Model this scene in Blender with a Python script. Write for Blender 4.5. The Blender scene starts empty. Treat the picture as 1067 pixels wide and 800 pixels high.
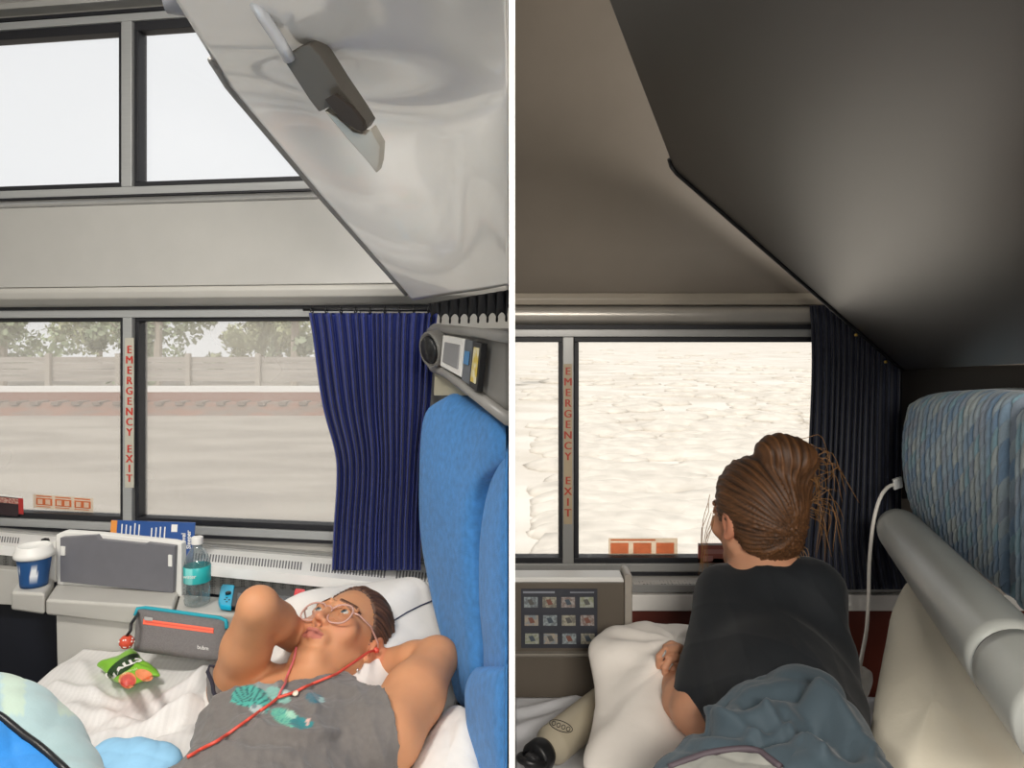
# Two neighbouring sleeping-car compartments either side of a thin partition.
import bpy, math, random
import numpy as np
from mathutils import Vector, Matrix, noise
from mathutils.bvhtree import BVHTree

SC = bpy.context.scene
COL = SC.collection
random.seed(7)
F, CX, CY, CAMZ = 750.0, 533.5, 350.0, 1.2     # lens in pixels, horizon line, eye height
V = Vector


def lin(h):
    if isinstance(h, str):
        h = h.lstrip('#')
        c = [int(h[i:i + 2], 16) / 255 for i in (0, 2, 4)]
    else:
        c = [x / 255 for x in h]
    return tuple((x / 12.92 if x <= 0.04045 else ((x + 0.055) / 1.055) ** 2.4) for x in c)


def D(px, py, d):
    return V(((px - CX) / F * d, d, CAMZ - (py - CY) / F * d))


def proj(P):
    return (CX + F * P[0] / P[1], CY - F * (P[2] - CAMZ) / P[1])


class Wall:
    """A vertical wall frame: u along it, z up, v out of it into the room."""
    def __init__(s, ox, oy, tx, ty):
        s.o = V((ox, oy, 0)); s.t = V((tx, ty, 0)).normalized(); s.n = V((s.t.y, -s.t.x, 0))

    def w(s, u, z, v):
        return s.o + s.t * u + s.n * v + V((0, 0, z))

    def uz(s, px, py, v=0.0):
        r = V(((px - CX) / F, 1, -(py - CY) / F))
        k = (s.o + s.n * v).dot(s.n) / r.dot(s.n)
        P = r * k
        q = P - s.o - s.n * v
        return q.dot(s.t), P.z + CAMZ

    def pt(s, px, py, v=0.0):
        u, z = s.uz(px, py, v)
        return s.w(u, z, v)


WL = Wall(0, 1.933, 1, -0.1512)
WR = Wall(0, 2.0, 1, 0)


# ------------------------------------------------------------------ objects
def wloc(o):
    p = V((0, 0, 0))
    while o is not None:
        p += o.location; o = o.parent
    return p


def link(name, me, mat=None, parent=None):
    o = bpy.data.objects.new(name, me)
    COL.objects.link(o)
    if mat is not None and me is not None:
        for m in (mat if isinstance(mat, (list, tuple)) else [mat]):
            me.materials.append(m)
    if parent is not None:
        o.parent = parent
        o.location = -wloc(parent)
    return o


def mk(name, verts, faces, mat=None, parent=None, smooth=False, cols=None, bevel=0, segs=2, sharp=None, mids=None):
    me = bpy.data.meshes.new(name)
    me.from_pydata([tuple(v) for v in verts], [], [tuple(f) for f in faces])
    me.validate(); me.update()
    if smooth:
        me.polygons.foreach_set('use_smooth', [True] * len(me.polygons))
    if cols is not None:
        a = me.attributes.new('Col', 'FLOAT_COLOR', 'POINT')
        c = np.ones((len(me.vertices), 4), np.float32); c[:, :3] = cols
        a.data.foreach_set('color', c.ravel())
    if mids is not None:
        me.polygons.foreach_set('material_index', list(mids))
    o = link(name, me, mat, parent)
    if bevel:
        b = o.modifiers.new('bevel', 'BEVEL'); b.width = bevel; b.segments = segs; b.limit_method = 'ANGLE'
        b.angle_limit = math.radians(40)
        me.polygons.foreach_set('use_smooth', [True] * len(me.polygons))
        w = o.modifiers.new('wn', 'WEIGHTED_NORMAL'); w.keep_sharp = True
    return o


def empty(name, loc):
    o = bpy.data.objects.new(name, None); COL.objects.link(o); o.location = loc; o.empty_display_size = .05
    return o


def tag(o, label=None, cat=None, group=None, kind=None):
    if label: o['label'] = label
    if cat: o['category'] = cat
    if group: o['group'] = group
    if kind: o['kind'] = kind
    return o


def thing(name, label, cat, loc, group=None):
    return tag(empty(name, loc), label, cat, group)


def struct(o, label=None):
    o['kind'] = 'structure'
    if label: o['label'] = label
    return o


class MB:
    def __init__(s):
        s.v = []; s.f = []

    def hexa(s, p):
        """8 points: 0-3 one face in order, 4-7 the opposite face."""
        b = len(s.v); s.v += [V(q) for q in p]
        for f in ((0, 3, 2, 1), (4, 5, 6, 7), (0, 1, 5, 4), (1, 2, 6, 5), (2, 3, 7, 6), (3, 0, 4, 7)):
            s.f.append([b + i for i in f])
        return s

    def box(s, x0, x1, y0, y1, z0, z1):
        return s.hexa([(x0, y0, z0), (x1, y0, z0), (x1, y1, z0), (x0, y1, z0), (x0, y0, z1), (x1, y0, z1), (x1, y1, z1), (x0, y1, z1)])

    def wbox(s, W, u0, u1, z0, z1, v0, v1):
        if u0 > u1: u0, u1 = u1, u0
        if z0 > z1: z0, z1 = z1, z0
        return s.hexa([W.w(u0, z0, v1), W.w(u1, z0, v1), W.w(u1, z0, v0), W.w(u0, z0, v0), W.w(u0, z1, v1), W.w(u1, z1, v1), W.w(u1, z1, v0), W.w(u0, z1, v0)])

    def prism(s, pts, vec):
        b = len(s.v); n = len(pts); vec = V(vec)
        s.v += [V(p) for p in pts] + [V(p) + vec for p in pts]
        s.f.append([b + i for i in range(n)]); s.f.append([b + n + i for i in reversed(range(n))])
        for i in range(n):
            j = (i + 1) % n
            s.f.append([b + j, b + i, b + n + i, b + n + j])
        return s

    def add(s, verts, faces):
        b = len(s.v); s.v += [V(v) for v in verts]; s.f += [[b + i for i in f] for f in faces]
        return s

    def tube(s, pts, r, n=8, closed=False, cap=True):
        v, f = tube_geo(pts, r, n, closed, cap); return s.add(v, f)

    def lathe(s, prof, o, ax=(0, 0, 1), n=24):
        v, f = lathe_geo(prof, o, ax, n); return s.add(v, f)

    def build(s, name, mat, parent=None, smooth=False, bevel=0, segs=2, fix=True, **k):
        o = mk(name, s.v, s.f, mat, parent, smooth, bevel=0, **k)
        if fix:
            fixn(o)
        if bevel:
            b = o.modifiers.new('bevel', 'BEVEL'); b.width = bevel; b.segments = segs; b.limit_method = 'ANGLE'
            b.angle_limit = math.radians(40)
            o.data.polygons.foreach_set('use_smooth', [True] * len(o.data.polygons))
            o.modifiers.new('wn', 'WEIGHTED_NORMAL')
        return o


def fixn(o):
    import bmesh
    bm = bmesh.new(); bm.from_mesh(o.data)
    bmesh.ops.recalc_face_normals(bm, faces=bm.faces)
    bm.to_mesh(o.data); bm.free(); o.data.update()


def tube_geo(pts, r, n=8, closed=False, cap=True):
    pts = [V(p) for p in pts]; m = len(pts)
    R = r if isinstance(r, (list, tuple)) else [r] * m
    v, f = [], []
    up = None
    for i in range(m):
        a = pts[(i - 1) % m] if (closed or i > 0) else pts[i]
        b = pts[(i + 1) % m] if (closed or i < m - 1) else pts[i]
        t = (b - a).normalized()
        if up is None:
            up = V((0, 0, 1)) if abs(t.z) < .9 else V((1, 0, 0))
        up = (up - t * up.dot(t)).normalized()
        s = t.cross(up)
        for k in range(n):
            q = 2 * math.pi * k / n
            v.append(pts[i] + (up * math.cos(q) + s * math.sin(q)) * R[i])
    for i in range(m if closed else m - 1):
        j = (i + 1) % m
        for k in range(n):
            l = (k + 1) % n
            f.append([i * n + k, i * n + l, j * n + l, j * n + k])
    if cap and not closed:
        f.append(list(range(n))[::-1]); f.append([(m - 1) * n + k for k in range(n)])
    return v, f


def lathe_geo(prof, o, ax=(0, 0, 1), n=24):
    ax = V(ax).normalized(); o = V(o)
    e = ax.orthogonal().normalized(); g = ax.cross(e)
    v, f = [], []
    for (r, h) in prof:
        for k in range(n):
            q = 2 * math.pi * k / n
            v.append(o + ax * h + (e * math.cos(q) + g * math.sin(q)) * max(r, 1e-4))
    for i in range(len(prof) - 1):
        for k in range(n):
            l = (k + 1) % n
            f.append([i * n + k, i * n + l, (i + 1) * n + l, (i + 1) * n + k])
    f.append(list(range(n))[::-1]); f.append([(len(prof) - 1) * n + k for k in range(n)])
    return v, f


def catmull(P, n, closed=True):
    P = [np.array(p, float) for p in P]; m = len(P); out = []
    segs = m if closed else m - 1
    # arc-length-ish sampling
    fine = []
    for i in range(segs):
        if closed:
            p0, p1, p2, p3 = P[(i - 1) % m], P[i], P[(i + 1) % m], P[(i + 2) % m]
        else:
            p1, p2 = P[i], P[i + 1]
            p0 = P[i - 1] if i > 0 else 2 * p1 - p2
            p3 = P[i + 2] if i + 2 < m else 2 * p2 - p1
        for k in range(16):
            t = k / 16
            fine.append(.5 * ((2 * p1) + (-p0 + p2) * t + (2 * p0 - 5 * p1 + 4 * p2 - p3) * t * t + (-p0 + 3 * p1 - 3 * p2 + p3) * t ** 3))
    fine.append(P[0] if closed else P[-1])
    fine = np.array(fine)
    L = np.concatenate([[0], np.cumsum(np.linalg.norm(np.diff(fine, axis=0), axis=1))])
    q = np.linspace(0, L[-1], n + 1)[:-1] if closed else np.linspace(0, L[-1], n)
    return np.stack([np.interp(q, L, fine[:, c]) for c in range(fine.shape[1])], 1)


def waves(P, seed, freq, n=8, ridge=False, stretch=(1, 1, 1)):
    """Smooth pseudo-random wrinkle field in about [-1, 1]; P is (N,3)."""
    rng = np.random.RandomState(seed)
    P = np.asarray(P, float) * np.array(stretch)
    out = np.zeros(len(P)); W = 0
    for i in range(n):
        k = rng.normal(size=3); k /= np.linalg.norm(k)
        fr = freq * (0.6 + 1.2 * rng.rand()); a = 1 / (0.6 + i * .15)
        ph = rng.rand() * 6.28
        warp = 0.6 * np.sin(P @ (rng.normal(size=3) * freq * .5) + rng.rand() * 6)
        s = np.sin(P @ k * fr * 6.28 + ph + warp * 2)
        if ridge: s = 1 - 2 * np.abs(s) ** .7
        out += a * s; W += a
    return out / W


def grid_ctrl(C, nu, nv):
    """Smooth interpolation of a rows x cols array of 3D control points to nv x nu points."""
    C = np.array([[np.array(p, float) for p in row] for row in C])
    rows = np.stack([catmull(list(r), nu, False) for r in C])
    cols = np.stack([catmull(list(rows[:, j]), nv, False) for j in range(nu)], 1)
    return cols


def grid_norm(G):
    du = np.gradient(G, axis=1); dv = np.gradient(G, axis=0)
    n = np.cross(du, dv); n /= (np.linalg.norm(n, axis=2, keepdims=True) + 1e-9)
    return n


def grid_faces(nv, nu):
    return [[i * nu + j, i * nu + j + 1, (i + 1) * nu + j + 1, (i + 1) * nu + j] for i in range(nv - 1) for j in range(nu - 1)]


def sheet(name, G, mat, parent=None, thick=.006, cols=None, offset=-1):
    nv, nu, _ = G.shape
    o = mk(name, G.reshape(-1, 3), grid_faces(nv, nu), mat, parent, True, cols=cols)
    s = o.modifiers.new('solid', 'SOLIDIFY'); s.thickness = thick; s.offset = offset
    return o


def solid_grid(name, G, B, mat, parent=None, cols=None):
    """A closed body between a front grid G and a back grid B."""
    nv, nu, _ = G.shape; N = nv * nu
    f = grid_faces(nv, nu); f += [[N + a for a in q[::-1]] for q in f]
    per = [j for j in range(nu)] + [i * nu + nu - 1 for i in range(1, nv)] + [(nv - 1) * nu + j for j in range(nu - 2, -1, -1)] + [i * nu for i in range(nv - 2, 0, -1)]
    for i in range(len(per)):
        a, b = per[i], per[(i + 1) % len(per)]
        f.append([b, a, N + a, N + b])
    c = None if cols is None else np.concatenate([cols, cols])
    o = mk(name, np.concatenate([G.reshape(-1, 3), B.reshape(-1, 3)]), f, mat, parent, True, cols=c)
    fixn(o)
    return o


def pillow(name, outline, nrm, h_front, h_back, mat, parent=None, N=120, M=22, pw=2.6, disp=None, colf=None, center=None):
    """Padded body: a smooth closed outline of 3D points, inflated along nrm and against it."""
    O = catmull(outline, N); c = O.mean(0) if center is None else np.array(center, float)
    nrm = np.array(nrm, float); nrm /= np.linalg.norm(nrm)
    rs = np.sin(np.linspace(0, 1, M) * math.pi / 2)
    v = [c + nrm * h_front]; rr = [0]
    for side, h in ((1, h_front), (-1, -h_back)):
        rng = rs[1:] if side == 1 else rs[1:-1][::-1]
        for r in rng:
            v += list(c + (O - c) * r + nrm * h * max(0., 1 - r ** pw) ** .6)
            rr += [r * side] * N
    v.append(c - nrm * h_back)
    v = np.array(v); rings = (len(v) - 2) // N
    f = [[0, 1 + (k + 1) % N, 1 + k][::-1] for k in range(N)]
    for i in range(rings - 1):
        for k in range(N):
            l = (k + 1) % N
            f.append([1 + i * N + k, 1 + i * N + l, 1 + (i + 1) * N + l, 1 + (i + 1) * N + k][::-1])
    last = len(v) - 1; b = 1 + (rings - 1) * N
    f += [[last, b + k, b + (k + 1) % N][::-1] for k in range(N)]
    if disp is not None:
        me = bpy.data.meshes.new('t'); me.from_pydata([tuple(x) for x in v], [], f); me.update()
        nn = np.zeros((len(v), 3), np.float32); me.vertex_normals.foreach_get('vector', nn.ravel()) if False else None
        nn = np.array([p.vector for p in me.vertex_normals]); bpy.data.meshes.remove(me)
        s = np.sign(nn @ nrm).mean()
        v = v + nn * np.asarray(disp(v))[:, None]
    o = mk(name, v, f, mat, parent, True, cols=None if colf is None else colf(v))
    fixn(o)
    return o


# ------------------------------------------------------------------ implicit bodies
class Sdf:
    def __init__(s, lo, hi, h):
        s.lo = np.array(lo, float); s.h = h
        s.n = np.ceil((np.array(hi) - s.lo) / h).astype(int) + 1
        s.a = np.full(s.n, 1.0, np.float32)

    def blk(s, lo, hi):
        i0 = np.clip(np.floor((np.array(lo) - s.lo) / s.h).astype(int), 0, s.n)
        i1 = np.clip(np.ceil((np.array(hi) - s.lo) / s.h).astype(int) + 1, 0, s.n)
        ax = [(s.lo[c] + s.h * np.arange(i0[c], i1[c])).astype(np.float32) for c in range(3)]
        X = np.meshgrid(*ax, indexing='ij')
        return tuple(slice(i0[c], i1[c]) for c in range(3)), np.stack(X, -1)

    def op(s, lo, hi, fn, k, sub=False):
        sl, P = s.blk(lo, hi)
        if P.size == 0: return s
        b = fn(P).astype(np.float32); a = s.a[sl]
        if sub:
            b = -b
            t = np.clip(.5 - .5 * (a - b) / k, 0, 1); s.a[sl] = a + (b - a) * t + k * t * (1 - t)
        else:
            t = np.clip(.5 + .5 * (b - a) / k, 0, 1); s.a[sl] = b + (a - b) * t - k * t * (1 - t)
        return s

    def cap(s, a, b, ra, rb=None, k=.012, sub=False):
        rb = ra if rb is None else rb; a = np.array(a, float); b = np.array(b, float)
        m = max(ra, rb) + k * 2 + s.h * 3
        d = b - a; L = max(d @ d, 1e-9)

        def fn(P):
            t = np.clip((P - a) @ d / L, 0, 1)
            return np.linalg.norm(P - a - t[..., None] * d, axis=-1) - (ra + (rb - ra) * t)
        return s.op(np.minimum(a, b) - m, np.maximum(a, b) + m, fn, k, sub)

    def chain(s, pts, rs, k=.012):
        for i in range(len(pts) - 1):
            s.cap(pts[i], pts[i + 1], rs[i], rs[i + 1], k)
        return s

    def ell(s, c, r, R=None, k=.012, sub=False):
        c = np.array(c, float); r = np.array(r, float); R = np.eye(3) if R is None else np.array(R, float)
        m = r.max() + k * 2 + s.h * 3

        def fn(P):
            q = (P - c) @ R.T
            k0 = np.linalg.norm(q / r, axis=-1); k1 = np.linalg.norm(q / (r * r), axis=-1) + 1e-9
            return k0 * (k0 - 1) / k1
        return s.op(c - m, c + m, fn, k, sub)

    def sph(s, c, r, k=.012, sub=False):
        return s.cap(c, c, r, r, k, sub)

    def add_field(s, fn):
        _, P = s.blk(s.lo, s.lo + s.h * (s.n - 1)); s.a += fn(P.reshape(-1, 3)).reshape(s.a.shape).astype(np.float32); return s

    def cut(s, p, n):
        """Keep the side the normal n points away from."""
        _, P = s.blk(s.lo, s.lo + s.h * (s.n - 1)); n = np.array(n, float); n /= np.linalg.norm(n)
        s.a = np.maximum(s.a, ((P - np.array(p, float)) @ n).astype(np.float32)); return s

    def mesh(s, smooth=2):
        a = s.a; ins = a < 0
        n = np.array(a.shape)
        c = np.zeros(n - 1, np.int8)
        for dx in (0, 1):
            for dy in (0, 1):
                for dz in (0, 1):
                    c += ins[dx:n[0] - 1 + dx, dy:n[1] - 1 + dy, dz:n[2] - 1 + dz]
        act = (c > 0) & (c < 8)
        idx = -np.ones(c.shape, np.int64); I = np.argwhere(act); idx[act] = np.arange(len(I))
        S = np.zeros((len(I), 3)); W = np.zeros(len(I))
        cor = [(x, y, z) for x in (0, 1) for y in (0, 1) for z in (0, 1)]
        for p in cor:
            for q in cor:
                if sum(abs(p[i] - q[i]) for i in range(3)) != 1 or p > q: continue
                va = a[I[:, 0] + p[0], I[:, 1] + p[1], I[:, 2] + p[2]]; vb = a[I[:, 0] + q[0], I[:, 1] + q[1], I[:, 2] + q[2]]
                m = (va < 0) != (vb < 0)
                t = np.where(m, va / np.where(m, va - vb, 1), 0)
                pt = np.array(p) + t[:, None] * (np.array(q) - np.array(p))
                S += np.where(m[:, None], pt, 0); W += m
        Vv = s.lo + s.h * (I + S / W[:, None])
        F_ = []
        for ax in range(3):
            u, w = [(1, 2), (2, 0), (0, 1)][ax]
            sl0 = [slice(None)] * 3; sl1 = [slice(None)] * 3
            sl0[ax] = slice(0, n[ax] - 1); sl1[ax] = slice(1, n[ax])
            A, B = ins[tuple(sl0)], ins[tuple(sl1)]
            E = np.argwhere(A != B); 
            if len(E) == 0: continue
            ok = (E[:, u] > 0) & (E[:, w] > 0) & (E[:, u] < n[u] - 1) & (E[:, w] < n[w] - 1)
            E = E[ok]; sg = A[E[:, 0], E[:, 1], E[:, 2]]
            def at(du, dw):
                G = E.copy(); G[:, u] -= du; G[:, w] -= dw
                return idx[G[:, 0], G[:, 1], G[:, 2]]
            q = np.stack([at(1, 1), at(0, 1), at(0, 0), at(1, 0)], 1)
            q[~sg] = q[~sg][:, ::-1]
            F_.append(q)
        Fq = np.concatenate(F_)
        for _ in range(smooth):
            T = np.zeros_like(Vv); K = np.zeros(len(Vv))
            for i in range(4):
                x, y = Fq[:, i], Fq[:, (i + 1) % 4]
                np.add.at(T, x, Vv[y]); np.add.at(K, x, 1); np.add.at(T, y, Vv[x]); np.add.at(K, y, 1)
            Vv = Vv * .5 + .5 * T / np.maximum(K, 1)[:, None]
        return Vv, Fq

    def build(s, name, mat, parent=None, colf=None, smooth=2, disp=None):
        v, f = s.mesh(smooth)
        if disp is not None:
            v = disp(v, f)
        return mk(name, v, f.tolist(), mat, parent, True, cols=None if colf is None else colf(v))


def vnormals(v, f):
    n = np.zeros_like(v)
    a, b, c, d = (v[f[:, i]] for i in range(4))
    fn = np.cross(c - a, d - b)
    for i in range(4): np.add.at(n, f[:, i], fn)
    return n / (np.linalg.norm(n, axis=1, keepdims=True) + 1e-12)


def bvh_of(o):
    bpy.context.view_layer.update()
    dg = bpy.context.evaluated_depsgraph_get(); ev = o.evaluated_get(dg); me = ev.to_mesh()
    mw = Matrix.Translation(wloc(o))
    t = BVHTree.FromPolygons([mw @ v.co for v in me.vertices], [tuple(p.vertices) for p in me.polygons])
    ev.to_mesh_clear()
    return t


def onto(bvhs, px, py, off=.002, fallback=1.4):
    """The point of a body seen at a pixel, lifted off its surface."""
    r = V(((px - CX) / F, 1, -(py - CY) / F)).normalized(); best = None
    for t in bvhs:
        h = t.ray_cast(V((0, 0, CAMZ)), r)
        if h[0] is not None and (best is None or h[3] < best[3]): best = h
    if best is None: return D(px, py, fallback)
    n = best[1] if best[1].dot(r) < 0 else -best[1]
    return best[0] + n * off


def text_geo(s, size, o, right, up, depth=.0008, align='CENTER', bold=.0, spacing=1.0):
    """Flat raised lettering as (verts, faces); o is the centre."""
    cu = bpy.data.curves.new('t', 'FONT'); cu.body = s; cu.size = size; cu.align_x = align; cu.align_y = 'CENTER'
    cu.extrude = depth / 2; cu.offset = bold; cu.resolution_u = 3; cu.space_character = spacing
    ob = bpy.data.objects.new('t', cu); COL.objects.link(ob); bpy.context.view_layer.update()
    me = bpy.data.meshes.new_from_object(ob.evaluated_get(bpy.context.evaluated_depsgraph_get()))
    right = V(right).normalized(); up = V(up).normalized(); nn = right.cross(up); o = V(o)
    v = [o + right * p.co.x + up * p.co.y + nn * (p.co.z + depth / 2) for p in me.vertices]
    f = [list(p.vertices) for p in me.polygons]
    bpy.data.meshes.remove(me); bpy.data.objects.remove(ob); bpy.data.curves.remove(cu)
    return v, f


# ------------------------------------------------------------------ materials
MATS = {}


def mat(name, col, rough=.6, metal=0., var=.06, scale=12, bump=0., bscale=60, coat=0., spec=.5, attr=False, stretch=None, sss=0, sheen=0, cr=.05, emit=0, second=None):
    m = bpy.data.materials.new(name); m.use_nodes = True; nt = m.node_tree; N = nt.nodes; L = nt.links
    b = N['Principled BSDF']
    b.inputs['Roughness'].default_value = rough; b.inputs['Metallic'].default_value = metal
    b.inputs['Specular IOR Level'].default_value = spec
    b.inputs['Coat Weight'].default_value = coat; b.inputs['Coat Roughness'].default_value = cr
    if sheen: b.inputs['Sheen Weight'].default_value = sheen
    if sss:
        b.inputs['Subsurface Weight'].default_value = sss; b.inputs['Subsurface Radius'].default_value = (1, .35, .2); b.inputs['Subsurface Scale'].default_value = .006
    tc = N.new('ShaderNodeTexCoord'); mp = N.new('ShaderNodeMapping'); L.new(tc.outputs['Object'], mp.inputs[0])
    if stretch: mp.inputs['Scale'].default_value = stretch
    nz = N.new('ShaderNodeTexNoise'); nz.inputs['Scale'].default_value = scale; nz.inputs['Detail'].default_value = 4
    L.new(mp.outputs[0], nz.inputs[0])
    c = lin(col) if col is not None else (1, 1, 1)
    if second is not None:
        mx = N.new('ShaderNodeMix'); mx.data_type = 'RGBA'
        rp = N.new('ShaderNodeMapRange'); rp.inputs[1].default_value = .4; rp.inputs[2].default_value = .6
        L.new(nz.outputs['Fac'], rp.inputs[0]); L.new(rp.outputs[0], mx.inputs['Factor'])
        mx.inputs['A'].default_value = (*c, 1); mx.inputs['B'].default_value = (*lin(second), 1)
        L.new(mx.outputs['Result'], b.inputs['Base Color'])
    else:
        hs = N.new('ShaderNodeMapRange'); hs.inputs[1].default_value = .25; hs.inputs[2].default_value = .75
        hs.inputs[3].default_value = 1 - var; hs.inputs[4].default_value = 1 + var
        L.new(nz.outputs['Fac'], hs.inputs[0])
        vm = N.new('ShaderNodeVectorMath'); vm.operation = 'SCALE'
        if attr:
            at = N.new('ShaderNodeAttribute'); at.attribute_name = 'Col'; L.new(at.outputs['Color'], vm.inputs[0])
        else:
            vm.inputs[0].default_value = c
        L.new(hs.outputs[0], vm.inputs['Scale']); L.new(vm.outputs[0], b.inputs['Base Color'])
    if bump:
        n2 = N.new('ShaderNodeTexNoise'); n2.inputs['Scale'].default_value = bscale; n2.inputs['Detail'].default_value = 3
        L.new(mp.outputs[0], n2.inputs[0])
        bp = N.new('ShaderNodeBump'); bp.inputs['Strength'].default_value = bump; bp.inputs['Distance'].default_value = .004
        L.new(n2.outputs['Fac'], bp.inputs['Height']); L.new(bp.outputs[0], b.inputs['Normal'])
    MATS[name] = m
    return m


def glass_mat(name, tint='#ffffff', gloss=.06, haze=.0, hazecol='#ffffff', rough=.0):
    m = bpy.data.materials.new(name); m.use_nodes = True; nt = m.node_tree; N = nt.nodes; L = nt.links
    N.remove(N['Principled BSDF']); out = N['Material Output']
    t = N.new('ShaderNodeBsdfTransparent'); t.inputs[0].default_value = (*lin(tint), 1)
    g = N.new('ShaderNodeBsdfGlossy'); g.inputs['Roughness'].default_value = rough
    lw = N.new('ShaderNodeLayerWeight'); lw.inputs[0].default_value = .25
    mr = N.new('ShaderNodeMapRange'); mr.inputs[3].default_value = gloss; mr.inputs[4].default_value = min(1, gloss * 6)
    L.new(lw.outputs['Facing'], mr.inputs[0])
    mx = N.new('ShaderNodeMixShader'); L.new(mr.outputs[0], mx.inputs[0]); L.new(t.outputs[0], mx.inputs[1]); L.new(g.outputs[0], mx.inputs[2])
    last = mx
    if haze:
        tr = N.new('ShaderNodeBsdfTranslucent'); tr.inputs[0].default_value = (*lin(hazecol), 1)
        nz = N.new('ShaderNodeTexNoise'); nz.inputs['Scale'].default_value = 3
        tc = N.new('ShaderNodeTexCoord'); L.new(tc.outputs['Object'], nz.inputs[0])
        r2 = N.new('ShaderNodeMapRange'); r2.inputs[3].default_value = haze * .6; r2.inputs[4].default_value = haze * 1.4
        L.new(nz.outputs['Fac'], r2.inputs[0])
        m2 = N.new('ShaderNodeMixShader'); L.new(r2.outputs[0], m2.inputs[0]); L.new(mx.outputs[0], m2.inputs[1]); L.new(tr.outputs[0], m2.inputs[2]); last = m2
    L.new(last.outputs[0], out.inputs['Surface'])
    return m


def film_mat(name, col, trans=.55):
    m = bpy.data.materials.new(name); m.use_nodes = True; nt = m.node_tree; N = nt.nodes; L = nt.links; b = N['Principled BSDF']
    tc = N.new('ShaderNodeTexCoord'); nz = N.new('ShaderNodeTexNoise'); nz.inputs['Scale'].default_value = 40; L.new(tc.outputs['Object'], nz.inputs[0])
    mr = N.new('ShaderNodeMapRange'); mr.inputs[3].default_value = .92; mr.inputs[4].default_value = 1.08; L.new(nz.outputs['Fac'], mr.inputs[0])
    vm = N.new('ShaderNodeVectorMath'); vm.operation = 'SCALE'; vm.inputs[0].default_value = lin(col); L.new(mr.outputs[0], vm.inputs['Scale']); L.new(vm.outputs[0], b.inputs['Base Color'])
    t = N.new('ShaderNodeBsdfTransparent'); L.new(vm.outputs[0], t.inputs[0]); mx = N.new('ShaderNodeMixShader'); mx.inputs[0].default_value = trans
    L.new(b.outputs[0], mx.inputs[1]); L.new(t.outputs[0], mx.inputs[2]); L.new(mx.outputs[0], N['Material Output'].inputs['Surface']); return m


M = {}
M['wall'] = mat('painted_panel', '#b3b1ab', .45, var=.03)
M['wallband'] = mat('fascia_panel', '#a9a8a4', .3, var=.03, coat=.3, cr=.2)
M['alu'] = mat('brushed_frame_metal', '#a6a8a8', .38, metal=.25, var=.05, stretch=(1, 1, 30))
M['gasket'] = mat('black_rubber', '#15161c', .55, var=.1)
M['black'] = mat('black_plastic', '#0f1013', .4)
M['white'] = mat('white_trim_plastic', '#e4e3df', .4, var=.02)
M['sill'] = mat('sill_painted_metal', '#f0efec', .3, metal=.0, var=.04)
M['silver'] = mat('silver_extrusion', '#b4b4b2', .28, metal=.55, var=.05)
M['partition'] = mat('white_laminate', '#fbfbfa', .5, var=.01)
M['dark'] = mat('dark_panel', '#171a24', .5, var=.12)
M['carpet'] = mat('carpet', '#23262e', .95, var=.3, scale=220, bump=.5, bscale=300)
M['glassL'] = glass_mat('window_glass_dusty', '#ffffff', .03, .23, '#fffaf2')
M['glassU'] = glass_mat('window_glass_clear', '#ffffff', .03, .05)
M['glassR'] = glass_mat('window_glass_sunlit_dust', '#ffffff', .03, .12, '#fff4e4')
# ================================================================== SETTING
def extr(W, u0, u1, prof):
    """Profile of (v, z) run along a wall: (verts, faces)."""
    m = MB(); a = [W.w(u0, z, v) for v, z in prof]; b = [W.w(u1, z, v) for v, z in prof]
    return loft(m, a, b)


def loft(m, a, b):
    n = len(a); k = len(m.v); m.v += list(a) + list(b)
    m.f.append([k + i for i in range(n)]); m.f.append([k + n + i for i in reversed(range(n))])
    for i in range(n):
        j = (i + 1) % n
        m.f.append([k + j, k + i, k + n + i, k + n + j])
    return m


def zL(y): return WL.uz(130, y)[1]
def zR(y): return WR.uz(700, y)[1]
def uL(x, y=350): return WL.uz(x, y)[0]
def uR(x): return WR.uz(x, 350)[0]


def window(n, W, u0, u1, z0, z1, gask, glass, label):
    """Pane rectangle with a rubber gasket round it, set into the wall."""
    r = empty('window_%d' % n, W.w((u0 + u1) / 2, z0, -.03)); struct(r, label)
    g = MB(); l, rr, b, t = gask
    g.wbox(W, u0 - l, u1 + rr, z0 - b, z0, -.036, .004); g.wbox(W, u0 - l, u1 + rr, z1, z1 + t, -.036, .004)
    g.wbox(W, u0 - l, u0, z0, z1, -.036, .004); g.wbox(W, u1, u1 + rr, z0, z1, -.036, .004)
    g.build('gasket', M['gasket'], r, bevel=.002)
    MB().wbox(W, u0 - .002, u1 + .002, z0 - .002, z1 + .002, -.028, -.025).build('pane', glass, r)
    return r


UL0, UL1 = -1.78, -.004
# ---- left compartment, window wall
w = MB()
w.wbox(WL, UL0, UL1, zL(14), 2.45, -.08, 0)
w.wbox(WL, UL0, UL1, zL(324), zL(204), -.08, 0)
w.wbox(WL, UL0, UL1, -.02, zL(552), -.08, 0)
w.wbox(WL, uL(440), UL1, zL(204), zL(14), -.08, 0)
w.wbox(WL, uL(376), UL1, zL(552), zL(324), -.08, 0)
struct(w.build('wall_left', M['wall']))
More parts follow.
